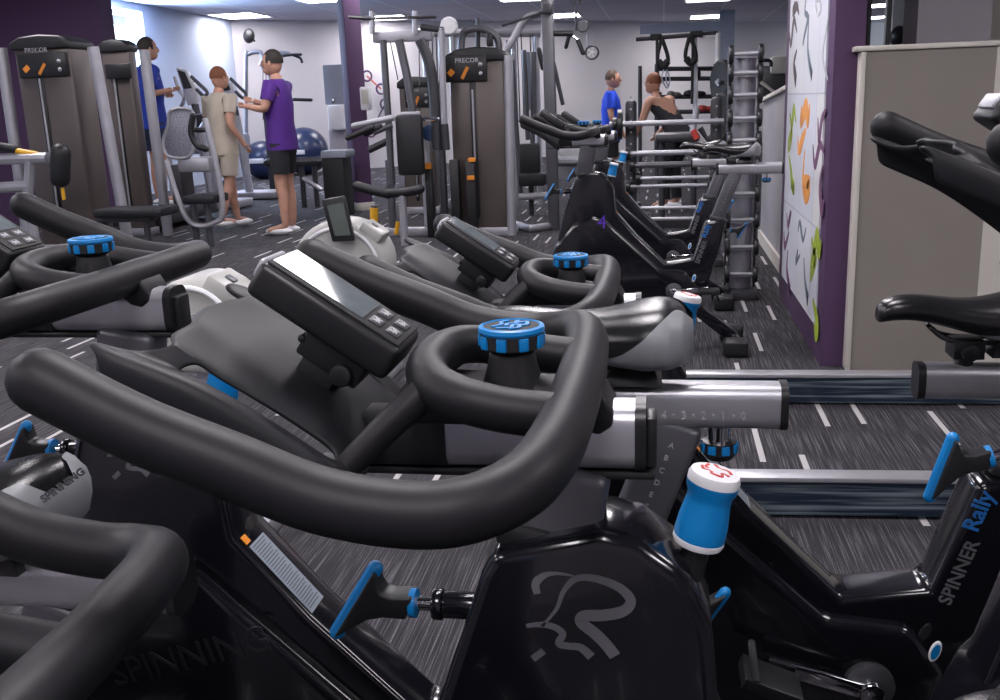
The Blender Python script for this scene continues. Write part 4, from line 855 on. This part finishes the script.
# barbell rack and barbells
Yr = 7.7; xa = at(631, 150, Yr).x; xb = at(716, 150, Yr).x
t = thing('barbell_rack', (xa, Yr, 0), 'dark perforated upright rack holding stacked chrome barbells behind the far bikes', 'barbell rack')
zt = at(631, 100, Yr).z
for xx, nm in ((xa, 'upright'), (xb, 'upright')):
    b = MB(); b.box(V(xx, Yr+.04, zt/2), (.085, .07, zt)); u = b.build(nm, M['dgrey'], t, bevel=.03, bseg=4)
    for k_ in range(14):
        b = MB(); b.lathe([(.008, 0), (.008, .003)], V(xx, Yr+.003, .15+k_*.085), (0, -1, 0), 10); b.build('hole', M['lgrey'], u)
    b = MB(); b.box(V(xx, Yr+.1, .03), (.1, .6, .06)); b.build('foot', M['dgrey'], t, bevel=.01)
b = MB(); b.box(V((xa+xb)/2, Yr+.04, .3), (xb-xa, .05, .06)); b.build('crossbar', M['dgrey'], t)
bars = [(123, 612, 721, 'highest', .020), (153, 628, 700, 'second from the top', .020), (165, 632, 693, 'dark thicker, third from the top', .022), (178, 638, 712, 'fourth from the top', .014), (186, 628, 710, 'fifth from the top', .014), (208, 638, 700, 'second from the bottom', .014), (219, 648, 700, 'lowest', .014)]
for i, (y, x0, x1, lab, r) in enumerate(bars):
    yy = y; A_ = at(x0, yy, Yr-.06); B_ = at(x1, yy-.5, Yr-.06); z = (A_.z+B_.z)/2
    t = thing('barbell', V((A_.x+B_.x)/2, Yr-.06, z), '%s straight barbell, %s on the perforated rack' % ('grey' if i == 2 else 'chrome', lab.split(', ')[-1]), 'barbell', 'barbells on the perforated rack')
    b = MB(); b.cyl(V(A_.x-.02, Yr-.06, z), V(B_.x+.02, Yr-.06, z), r, seg=14); b.build('bar', M['grey'] if i == 2 else M['lgrey'], t)
    for xx in ((A_.x, B_.x) if i else (A_.x+.02,)):
        b = MB(); b.lathe([(.03, -.02), (.05, -.015), (.05, .015), (.03, .02)], V(xx, Yr-.06, z), (1, 0, 0), 18); b.build('plate', M['black'], t)
    if i == 0:
        b = MB(); b.lathe([(.06, -.02), (.11, -.015), (.11, .015), (.06, .02)], V(A_.x+.06, Yr-.06, z), (1, 0, 0), 22); b.build('plate', M['black'], t)
    for xx in (xa, xb):
        b = MB(); b.box(V(xx, Yr-.03, z-r-.01), (.04, .07, .014)); b.build('hook', M['dgrey'], bpy.data.objects.get('barbell_rack'), bevel=.002)
# suspension frame with straps
Yf = 15.0; t = thing('pull_up_frame', base_at(690, 170, Yf), 'white and black pull-up frame with suspension straps, right of the man in blue', 'pull-up frame')
T(t, 'top_bar', [(636, 39.5), (718, 33)], Yf, .03, M['dgrey']); T(t, 'white_post', [(695, 36), (696, 120)], Yf, .035, M['white']); leg_to_floor(t, 'white_post', 718, 33, Yf, .04, M['white'])
for x in (640, 695): leg_to_floor(t, 'post', x, 66 if x < 650 else 100, Yf, .03, M['dgrey'] if x < 650 else M['white'])
BX(t, 'white_header', 700, 33.5, 719, 37, Yf-.02, .05, M['white'], .005)
for (x, y, yb3, lab) in [(663, 35, 66, 'left of the two hanging black suspension straps on the pull-up frame'), (691, 32, 66, 'right of the two hanging black suspension straps on the pull-up frame')]:
    t = thing('suspension_strap', at(x, y, Yf-.1), lab, 'suspension strap', 'suspension straps'); Y = Yf-.12
    BX(t, 'anchor_wrap', x-13 if x < 670 else x-1, y-1, x-1 if x < 670 else x+12, y+5, Y, .1, M['matte'], .02)
    T(t, 'strap', [(x-1, y+3), (x-5, y+18), (x-5, y+27), (x, y+30), (x+5, y+27), (x+4, y+18), (x-1, y+4)], Y, .028, M['matte'], 8, True)
    T(t, 'foot_loop', [(x-5, y+26), (x, y+31), (x+5, y+26)], Y, .05, M['matte'], 8, True)
    T(t, 'tail', [((x-6) if x < 670 else x+2, y+3), ((x-6) if x < 670 else x+1, 78 if x < 670 else 104)], Y, .022, M['matte'])
# shelving against the back with kit
Ysh = 16.2; t = thing('storage_shelf', base_at(690, 160, Ysh), 'black open storage shelving behind the suspension straps', 'shelving')
for y in (69, 79, 97, 112): T(t, 'shelf', [(657, y), (716, y-.5)], Ysh, .035, M['dgrey'])
for x in (657, 716): leg_to_floor(t, 'post', x, 64, Ysh, .04, M['dgrey'])
for (x0, y0, x1, y1, m_, nm, lab) in [(667, 91, 681, 96.5, 'beige', 'rolled_mat', 'beige folded kit on the left of the storage shelf'), (684, 90, 706, 96.5, 'matte', 'kit_bag', 'black kit bags lying on the upper right of the storage shelf'), (698, 105, 715, 111.5, 'red', 'exercise_weight', 'red weight on the lower right of the storage shelf'), (696, 68, 701, 78, 'matte', 'small_case', 'small black box hanging between the upper shelf rails')]:
    a = at(x0, y0, Ysh-.1); c = at(x1, y1, Ysh-.1); t = thing(nm, V((a.x+c.x)/2, Ysh, c.z), lab, 'kit')
    b = MB(); b.ell(V(a.x+(c.x-a.x)*.3, Ysh, (a.z+c.z)/2-.0), ((c.x-a.x)*.32, .12, (a.z-c.z)*.5)); b.ell(V(a.x+(c.x-a.x)*.7, Ysh, (a.z+c.z)/2-.01), ((c.x-a.x)*.32, .12, (a.z-c.z)*.42)); b.build('body', M[m_], t)
t = thing('rope_coil', at(666, 75, Ysh-.15), 'pale looped rope hanging from the upper shelf rail', 'rope'); T(t, 'coil', [(664, 68), (662, 78), (667, 88), (670, 80), (667, 70), (666, 80), (668, 86)], Ysh-.15, .012, M['lgrey'], 6, True)
# plates on a tree in front of the grey pillar
for (x, y, r_, lab) in [(722, 82, .22, 'dark bumper plate, upper, between the shelving and dumbbell rack'), (722, 117, .24, 'dark bumper plate, lower, between the shelving and dumbbell rack')]:
    c = at(x, y, 10.4)+V(0, -.12 if y > 90 else .1, 0); t = thing('weight_plate', c, lab, 'weight plate', 'bumper plates beside the rack')
    b = MB(); b.lathe([(.03, -.03), (r_*.8, -.03), (r_*.9, -.035), (r_, -.02), (r_, .02), (r_*.9, .035), (.03, .03)], c, (1, .4, 0), 28); b.build('plate_disc', M['matte'], t)
    b = MB(); b.lathe([(.035, -.04), (.035, .04)], c, (1, .4, 0)); b.build('hub', M['lgrey'], t)
c = at(727, 100, 10.6); t = thing('plate_tree', (c.x+.02, 10.7, 0), 'dark upright stand carrying the bumper plates', 'plate stand'); b = MB(); b.box(V(c.x+.02, 10.7, .8), (.05, .05, 1.6)); b.build('stand_post', M['dgrey'], t, bevel=.01)
b = MB()
for y_ in (82, 117): g_ = at(722, y_, 10.4)+V(0, .1, 0); b.cyl(V(g_.x-.05, 10.4, g_.z), V(c.x+.02, 10.7, g_.z), .02)
b.build('peg', M['lgrey'], t)
b = MB(); b.box(V(c.x+.02, 10.7, .03), (.3, .3, .06)); b.build('stand_base', M['dgrey'], t, bevel=.01)
# low benches seen through the bars
Y = 9.4; t = thing('adjustable_bench', base_at(690, 190, Y), 'dark adjustable bench seen between the barbells', 'exercise bench')
T(t, 'bench_frame', [(690, 147), (697, 108)], Y, .03, M['lgrey']); T(t, 'bench_frame', [(700, 128), (708, 140), (722, 126)], Y, .03, M['dgrey']); BX(t, 'bench_pad', 655, 134, 700, 142, Y-.1, .4, M['dgrey'], .03)
T(t, 'red_tube', [(693, 130), (697, 139)], Y-.1, .03, M['red'])
for x in (662, 694, 716): leg_to_floor(t, 'leg', x, 142, Y+.1, .03, M['dgrey'])
# machines on the other side of the partition
Y = max(9.3, onX(776, 66, 1.25).y); t = thing('office_machine', at(776, 66, Y), 'pale grey moulded machine head poking above the grey partition', 'exercise machine'); 
BX(t, 'head_cover', 771, 56, 790, 74, Y, .25, M['shroud'], .04); BX(t, 'dark_body', 760, 66, 790, 96, Y+.06, .3, M['dgrey'], .03); T(t, 'handle', [(758, 68), (762, 61), (770, 61), (771, 65)], Y, .02, M['black'], 8, True, True)
T(t, 'pale_bar', [(761, 82), (774, 92)], Y-.05, .02, M['cream']); leg_to_floor(t, 'stand', 780, 90, Y+.2, .06, M['dgrey'])
bpy.data.objects['office_machine'].name = 'upright_trainer'
# ================================================================== PEOPLE
def person(loc, h, rz, lab, top, legs, hairm, pose, shorts=True, sleeves='short', hair_r=1.0):
    """pose: dict of joint positions as fractions of height in a frame whose +x is where the person faces (y to their left)"""
    t = thing('person', loc, lab, 'person', rz=rz)
    J = dict(pelvis=(0, 0, .52), chest=(.005, 0, .70), neck=(.0, 0, .84), head=(.012, 0, .875),
             shL=(0, .105, .805), elL=(0, .135, .63), haL=(.03, .14, .49), shR=(0, -.105, .805), elR=(0, -.135, .63), haR=(.03, -.14, .49),
             hipL=(0, .05, .50), knL=(.01, .055, .28), anL=(0, .06, .045), hipR=(0, -.05, .50), knR=(.01, -.055, .28), anR=(0, -.06, .045)); J.update(pose)
    J = {k_: Vector(v)*h for k_, v in J.items()}
    def skin(name, segs, rads, m, sub=2):
        names = []; 
        for a_, b_ in segs:
            for n_ in (a_, b_):
                if n_ not in names: names.append(n_)
        me = bpy.data.meshes.new(name); me.from_pydata([J[n_] if n_ in J else X_[n_] for n_ in names], [(names.index(a_), names.index(b_)) for a_, b_ in segs], [])
        o = bpy.data.objects.new(name, me); C.objects.link(o); md = o.modifiers.new('s', 'SKIN'); md.use_smooth_shade = True
        for i, n_ in enumerate(names):
            r = rads[n_]*h; o.data.skin_vertices[0].data[i].radius = (r, r) if not isinstance(rads[n_], tuple) else (rads[n_][0]*h, rads[n_][1]*h)
        o.data.skin_vertices[0].data[0].use_root = True
        md = o.modifiers.new('u', 'SUBSURF'); md.levels = sub; md.render_levels = sub
        dg = bpy.context.evaluated_depsgraph_get(); m2 = bpy.data.meshes.new_from_object(o.evaluated_get(dg)); bpy.data.objects.remove(o); return m2
    X_ = {}
    for s in 'LR':
        sg = 1 if s == 'L' else -1; d = J['anLR'[0:2]+s] if False else J['an'+s]
        X_['toe'+s] = d+Vector((.105, .01*sg, -.022))*h; X_['heel'+s] = d+Vector((-.02, 0, -.02))*h
        J['shin'+s] = J['kn'+s]*.6+J['an'+s]*.4+Vector((-.008*h, 0, 0))
        f = (J['ha'+s]-J['el'+s]).normalized(); X_['palm'+s] = J['ha'+s]+f*.04*h
    X_['belly'] = (J['pelvis']+J['chest'])/2
    segs = [('pelvis', 'belly'), ('belly', 'chest'), ('chest', 'neck'), ('neck', 'head')]; rads = dict(pelvis=.062, belly=.062, chest=.070, neck=.032, head=.036)
    for s in 'LR':
        segs += [('chest', 'sh'+s), ('sh'+s, 'el'+s), ('el'+s, 'ha'+s), ('ha'+s, 'palm'+s), ('pelvis', 'hip'+s), ('hip'+s, 'kn'+s), ('kn'+s, 'shin'+s), ('shin'+s, 'an'+s), ('an'+s, 'toe'+s)]
        rads.update({'sh'+s: .036, 'el'+s: .024, 'ha'+s: .016, 'palm'+s: .019, 'hip'+s: .052, 'kn'+s: .034, 'shin'+s: .032, 'an'+s: .021, 'toe'+s: .017})
    bm = bmesh.new(); m_ = skin('body', segs, rads, M['skin']); bm.from_mesh(m_)
    hd = MB(); hc = J['head']+Vector((.008, 0, .052))*h
    hd.ell(hc, (.056*h, .043*h, .066*h), 20, 14); hd.ell(hc+Vector((.020, 0, -.035))*h, (.035*h, .030*h, .030*h), 14, 8)
    hd.ell(hc+Vector((.058, 0, -.008))*h, (.012*h, .008*h, .014*h), 8, 6)
    for sg in (-1, 1): hd.ell(hc+Vector((-.002, .044*sg, -.004))*h, (.010*h, .005*h, .017*h), 8, 6)
    for s in 'LR':      # five fingers
        f = (J['ha'+s]-J['el'+s]).normalized(); sd = f.cross(Vector((1, 0, .1))).normalized(); pl = X_['palm'+s]
        for kf, (off_, ln) in enumerate([(-.012, .034), (-.004, .040), (.004, .037), (.012, .028)]):
            a_ = pl+sd*off_*h+f*.008*h; hd.tube([a_, a_+f*ln*h*.5, a_+f*ln*h*.85+Vector((.006*h, 0, 0))], .0045*h, 6, round_=True, smooth=False)
        a_ = pl-f*.02*h+Vector((.010*h, 0, 0)); hd.tube([a_, a_+Vector((.018*h, 0, 0))+f*.014*h], .005*h, 6, round_=True, smooth=False)
    m3 = bpy.data.meshes.new('x'); m3.from_pydata(hd.v, [], hd.f); bm.from_mesh(m3); bmesh.ops.recalc_face_normals(bm, faces=bm.faces)
    for f_ in bm.faces: f_.smooth = True
    me = bpy.data.meshes.new('body'); bm.to_mesh(me); me.materials.append(M['skin']); o = bpy.data.objects.new('body', me); C.objects.link(o); o.parent = t
    def cloth(nm, segs_, rads_, m_c):
        q2 = skin(nm, segs_, rads_, m_c); q2.materials.clear(); q2.materials.append(m_c); o2 = bpy.data.objects.new(nm, q2); C.objects.link(o2); o2.parent = t
        for p_ in q2.polygons: p_.use_smooth = True; p_.material_index = 0
    def loft(b, secs, n=20):      # secs: (centre, rx, ry)
        vs = []
        for c_, rx, ry in secs:
            for k_ in range(n):
                a_ = 2*math.pi*k_/n; vs.append(c_+Vector((rx*math.cos(a_), ry*math.sin(a_), 0))*h)
        L_ = len(secs); b.add(vs, [(i*n+k_, i*n+(k_+1) % n, (i+1)*n+(k_+1) % n, (i+1)*n+k_) for i in range(L_-1) for k_ in range(n)]+[tuple(range(n)), tuple((L_-1)*n+k_ for k_ in range(n))])
    pv, ch, nk = J['pelvis'], J['chest'], J['neck']; up_ = (ch-pv).normalized()
    b = MB(); loft(b, [(pv-up_*.055*h, .082, .110), (pv, .082, .108), ((pv+ch)/2, .073, .096), (ch, .080, .106), (ch*.45+nk*.55, .068, .104), (ch*.18+nk*.82, .050, .088), (nk, .036, .044)])
    for s in 'LR':
        sh, el, ha = J['sh'+s], J['el'+s], J['ha'+s]
        if sleeves == 'short': b.tube([sh+(ch-sh)*.25, sh, sh*.40+el*.60], [.046*h, .044*h, .036*h], 14, smooth=False)
        elif sleeves == 'long': b.tube([sh+(ch-sh)*.25, sh, el, el*.2+ha*.8], [.046*h, .043*h, .034*h, .026*h], 14, smooth=False)
    b.build('shirt', top, t, local=True, ang=80)
    b = MB(); loft(b, [(pv+up_*.03*h, .068, .094), (pv-up_*.02*h, .074, .100), (pv-up_*.075*h, .070, .098)])
    for s in 'LR':
        hp_, kn_, an_ = J['hip'+s], J['kn'+s], J['an'+s]
        if shorts: b.tube([hp_, hp_*.25+kn_*.75], [.060*h, .050*h], 14, smooth=False)
        else: b.tube([hp_, kn_, kn_*.1+an_*.9], [.060*h, .046*h, .034*h], 14, smooth=False)
    b.build('shorts' if shorts else 'trousers', legs, t, local=True, ang=80)
    b = MB(); hh = hc+Vector((-.008, 0, .012))*h
    b.ell(hh, (.056*h*hair_r, .048*h*hair_r, .060*h*hair_r), 18, 12); 
    b.f = [f_ for f_ in b.f if (sum((b.v[i] for i in f_), Vector())/len(f_)-hh).z > -.022*h and not ((sum((b.v[i] for i in f_), Vector())/len(f_)-hh).x > .030*h and (sum((b.v[i] for i in f_), Vector())/len(f_)-hh).z < .028*h)]; b.m = [0]*len(b.f)
    b.build('hair', hairm, t, local=True, ang=80)
    for s in 'LR':
        b = MB(); c_ = J['an'+s]; b.ell(c_+Vector((.04*h, 0, -.024*h)), (.080*h, .028*h, .022*h), 14, 8); b.build('shoe', M['white'], t, local=True)
        b = MB(); c_ = hc+Vector((.050*h, .017*h*(1 if s == 'L' else -1), .006*h)); b.ell(c_, (.006*h, .007*h, .004*h), 8, 6); b.build('eye', M['matte'], t, local=True)
    b = MB(); b.ell(hc+Vector((.050, 0, -.038))*h, (.006*h, .014*h, .003*h), 8, 6); b.build('mouth', M['red'], t, local=True)
    return t
Y = 12.8; p = at(611, 150, Y); hz = at(612, 69.5, Y).z
person((p.x, Y, 0), hz/1.0, 0, 'man in a bright blue T-shirt standing side-on, facing right', M['tblue'], M['tblack'], M['hair'], dict(haL=(.10, .12, .50), haR=(.10, -.12, .52), elR=(.01, -.135, .64)))
Y = 10.4; p = at(224, 150, Y); hz = at(224, 67, Y).z
person((p.x, Y, 0), hz/.99, math.pi*.35, 'person in a beige top striding past the elliptical trainers', M['tbeige'], M['tbeige'], M['hairred'], dict(haL=(.10, .13, .55), elR=(-.05, -.14, .65), haR=(.02, -.16, .54), knL=(.07, .05, .29), anL=(.10, .055, .05), anR=(-.12, -.055, .07), knR=(-.02, -.05, .28)), shorts=True, hair_r=1.0)
Y = 9.9; p = at(283, 150, Y); hz = at(283, 50, Y).z
person((p.x, Y, 0), min(hz, 1.9)/.99, math.pi*1.0, 'person in a purple top with arms bent forward, in front of the exercise balls', M['tpurple'], M['tblack'], M['hairdark'], dict(elL=(.03, .14, .68), haL=(.14, .08, .70), elR=(.03, -.14, .68), haR=(.14, -.07, .72)), hair_r=1.0)
# runner on a treadmill
Y = 10.9; p = at(157, 120, Y); zt_ = at(157, 38, Y).z
t = thing('treadmill', (p.x, Y, 0), 'treadmill mostly hidden behind the second left tower, under the person in blue', 'treadmill')
b = MB(); b.box(V(p.x, Y, .14), (.6, 1.5, .16)); b.build('deck', M['dgrey'], t, bevel=.03); b = MB(); b.box(V(p.x, Y+.1, .225), (.5, 1.4, .012)); b.build('belt', M['matte'], t)
for s in (-1, 1): b = MB(); b.tube([V(p.x+s*.28, Y+.7, .1), V(p.x+s*.28, Y+.75, 1.1), V(p.x+s*.26, Y+.5, 1.05)], .03, 10, 4); b.build('side_rail', M['lgrey'], t)
b = MB(); b.box(V(p.x-.1, Y+.95, 1.15), (.5, .08, .2)); b.build('console', M['dgrey'], t, bevel=.03)
person((p.x, Y-.1, .235), (zt_-.235)/.99, math.pi*.25, 'person in a royal blue top exercising behind the second left tower, under the window', M['royal'], M['navyblue'], M['hairdark'], dict(elL=(-.02, .14, .66), haL=(.09, .12, .66), elR=(-.05, -.14, .66), haR=(.06, -.13, .68)))
# bending person
Y = 11.6; p = at(672, 110, Y)
person((p.x, Y, 0), 1.72, math.pi*.78, 'bare-armed person in black leaning forward by the barbell rack, right of the man in blue', M['tblack'], M['tblack'], M['hairred'],
       shorts=False, pose=dict(pelvis=(-.06, 0, .50), hipL=(-.06, .05, .49), hipR=(-.06, -.05, .49), chest=(.06, 0, .64), neck=(.13, 0, .735), head=(.155, 0, .765), shL=(.10, .105, .72), shR=(.10, -.105, .72), elL=(.12, .15, .59), haL=(.20, .12, .50), elR=(.12, -.15, .59), haR=(.20, -.12, .50), knL=(.03, .06, .28), knR=(.03, -.06, .28)), sleeves='none')
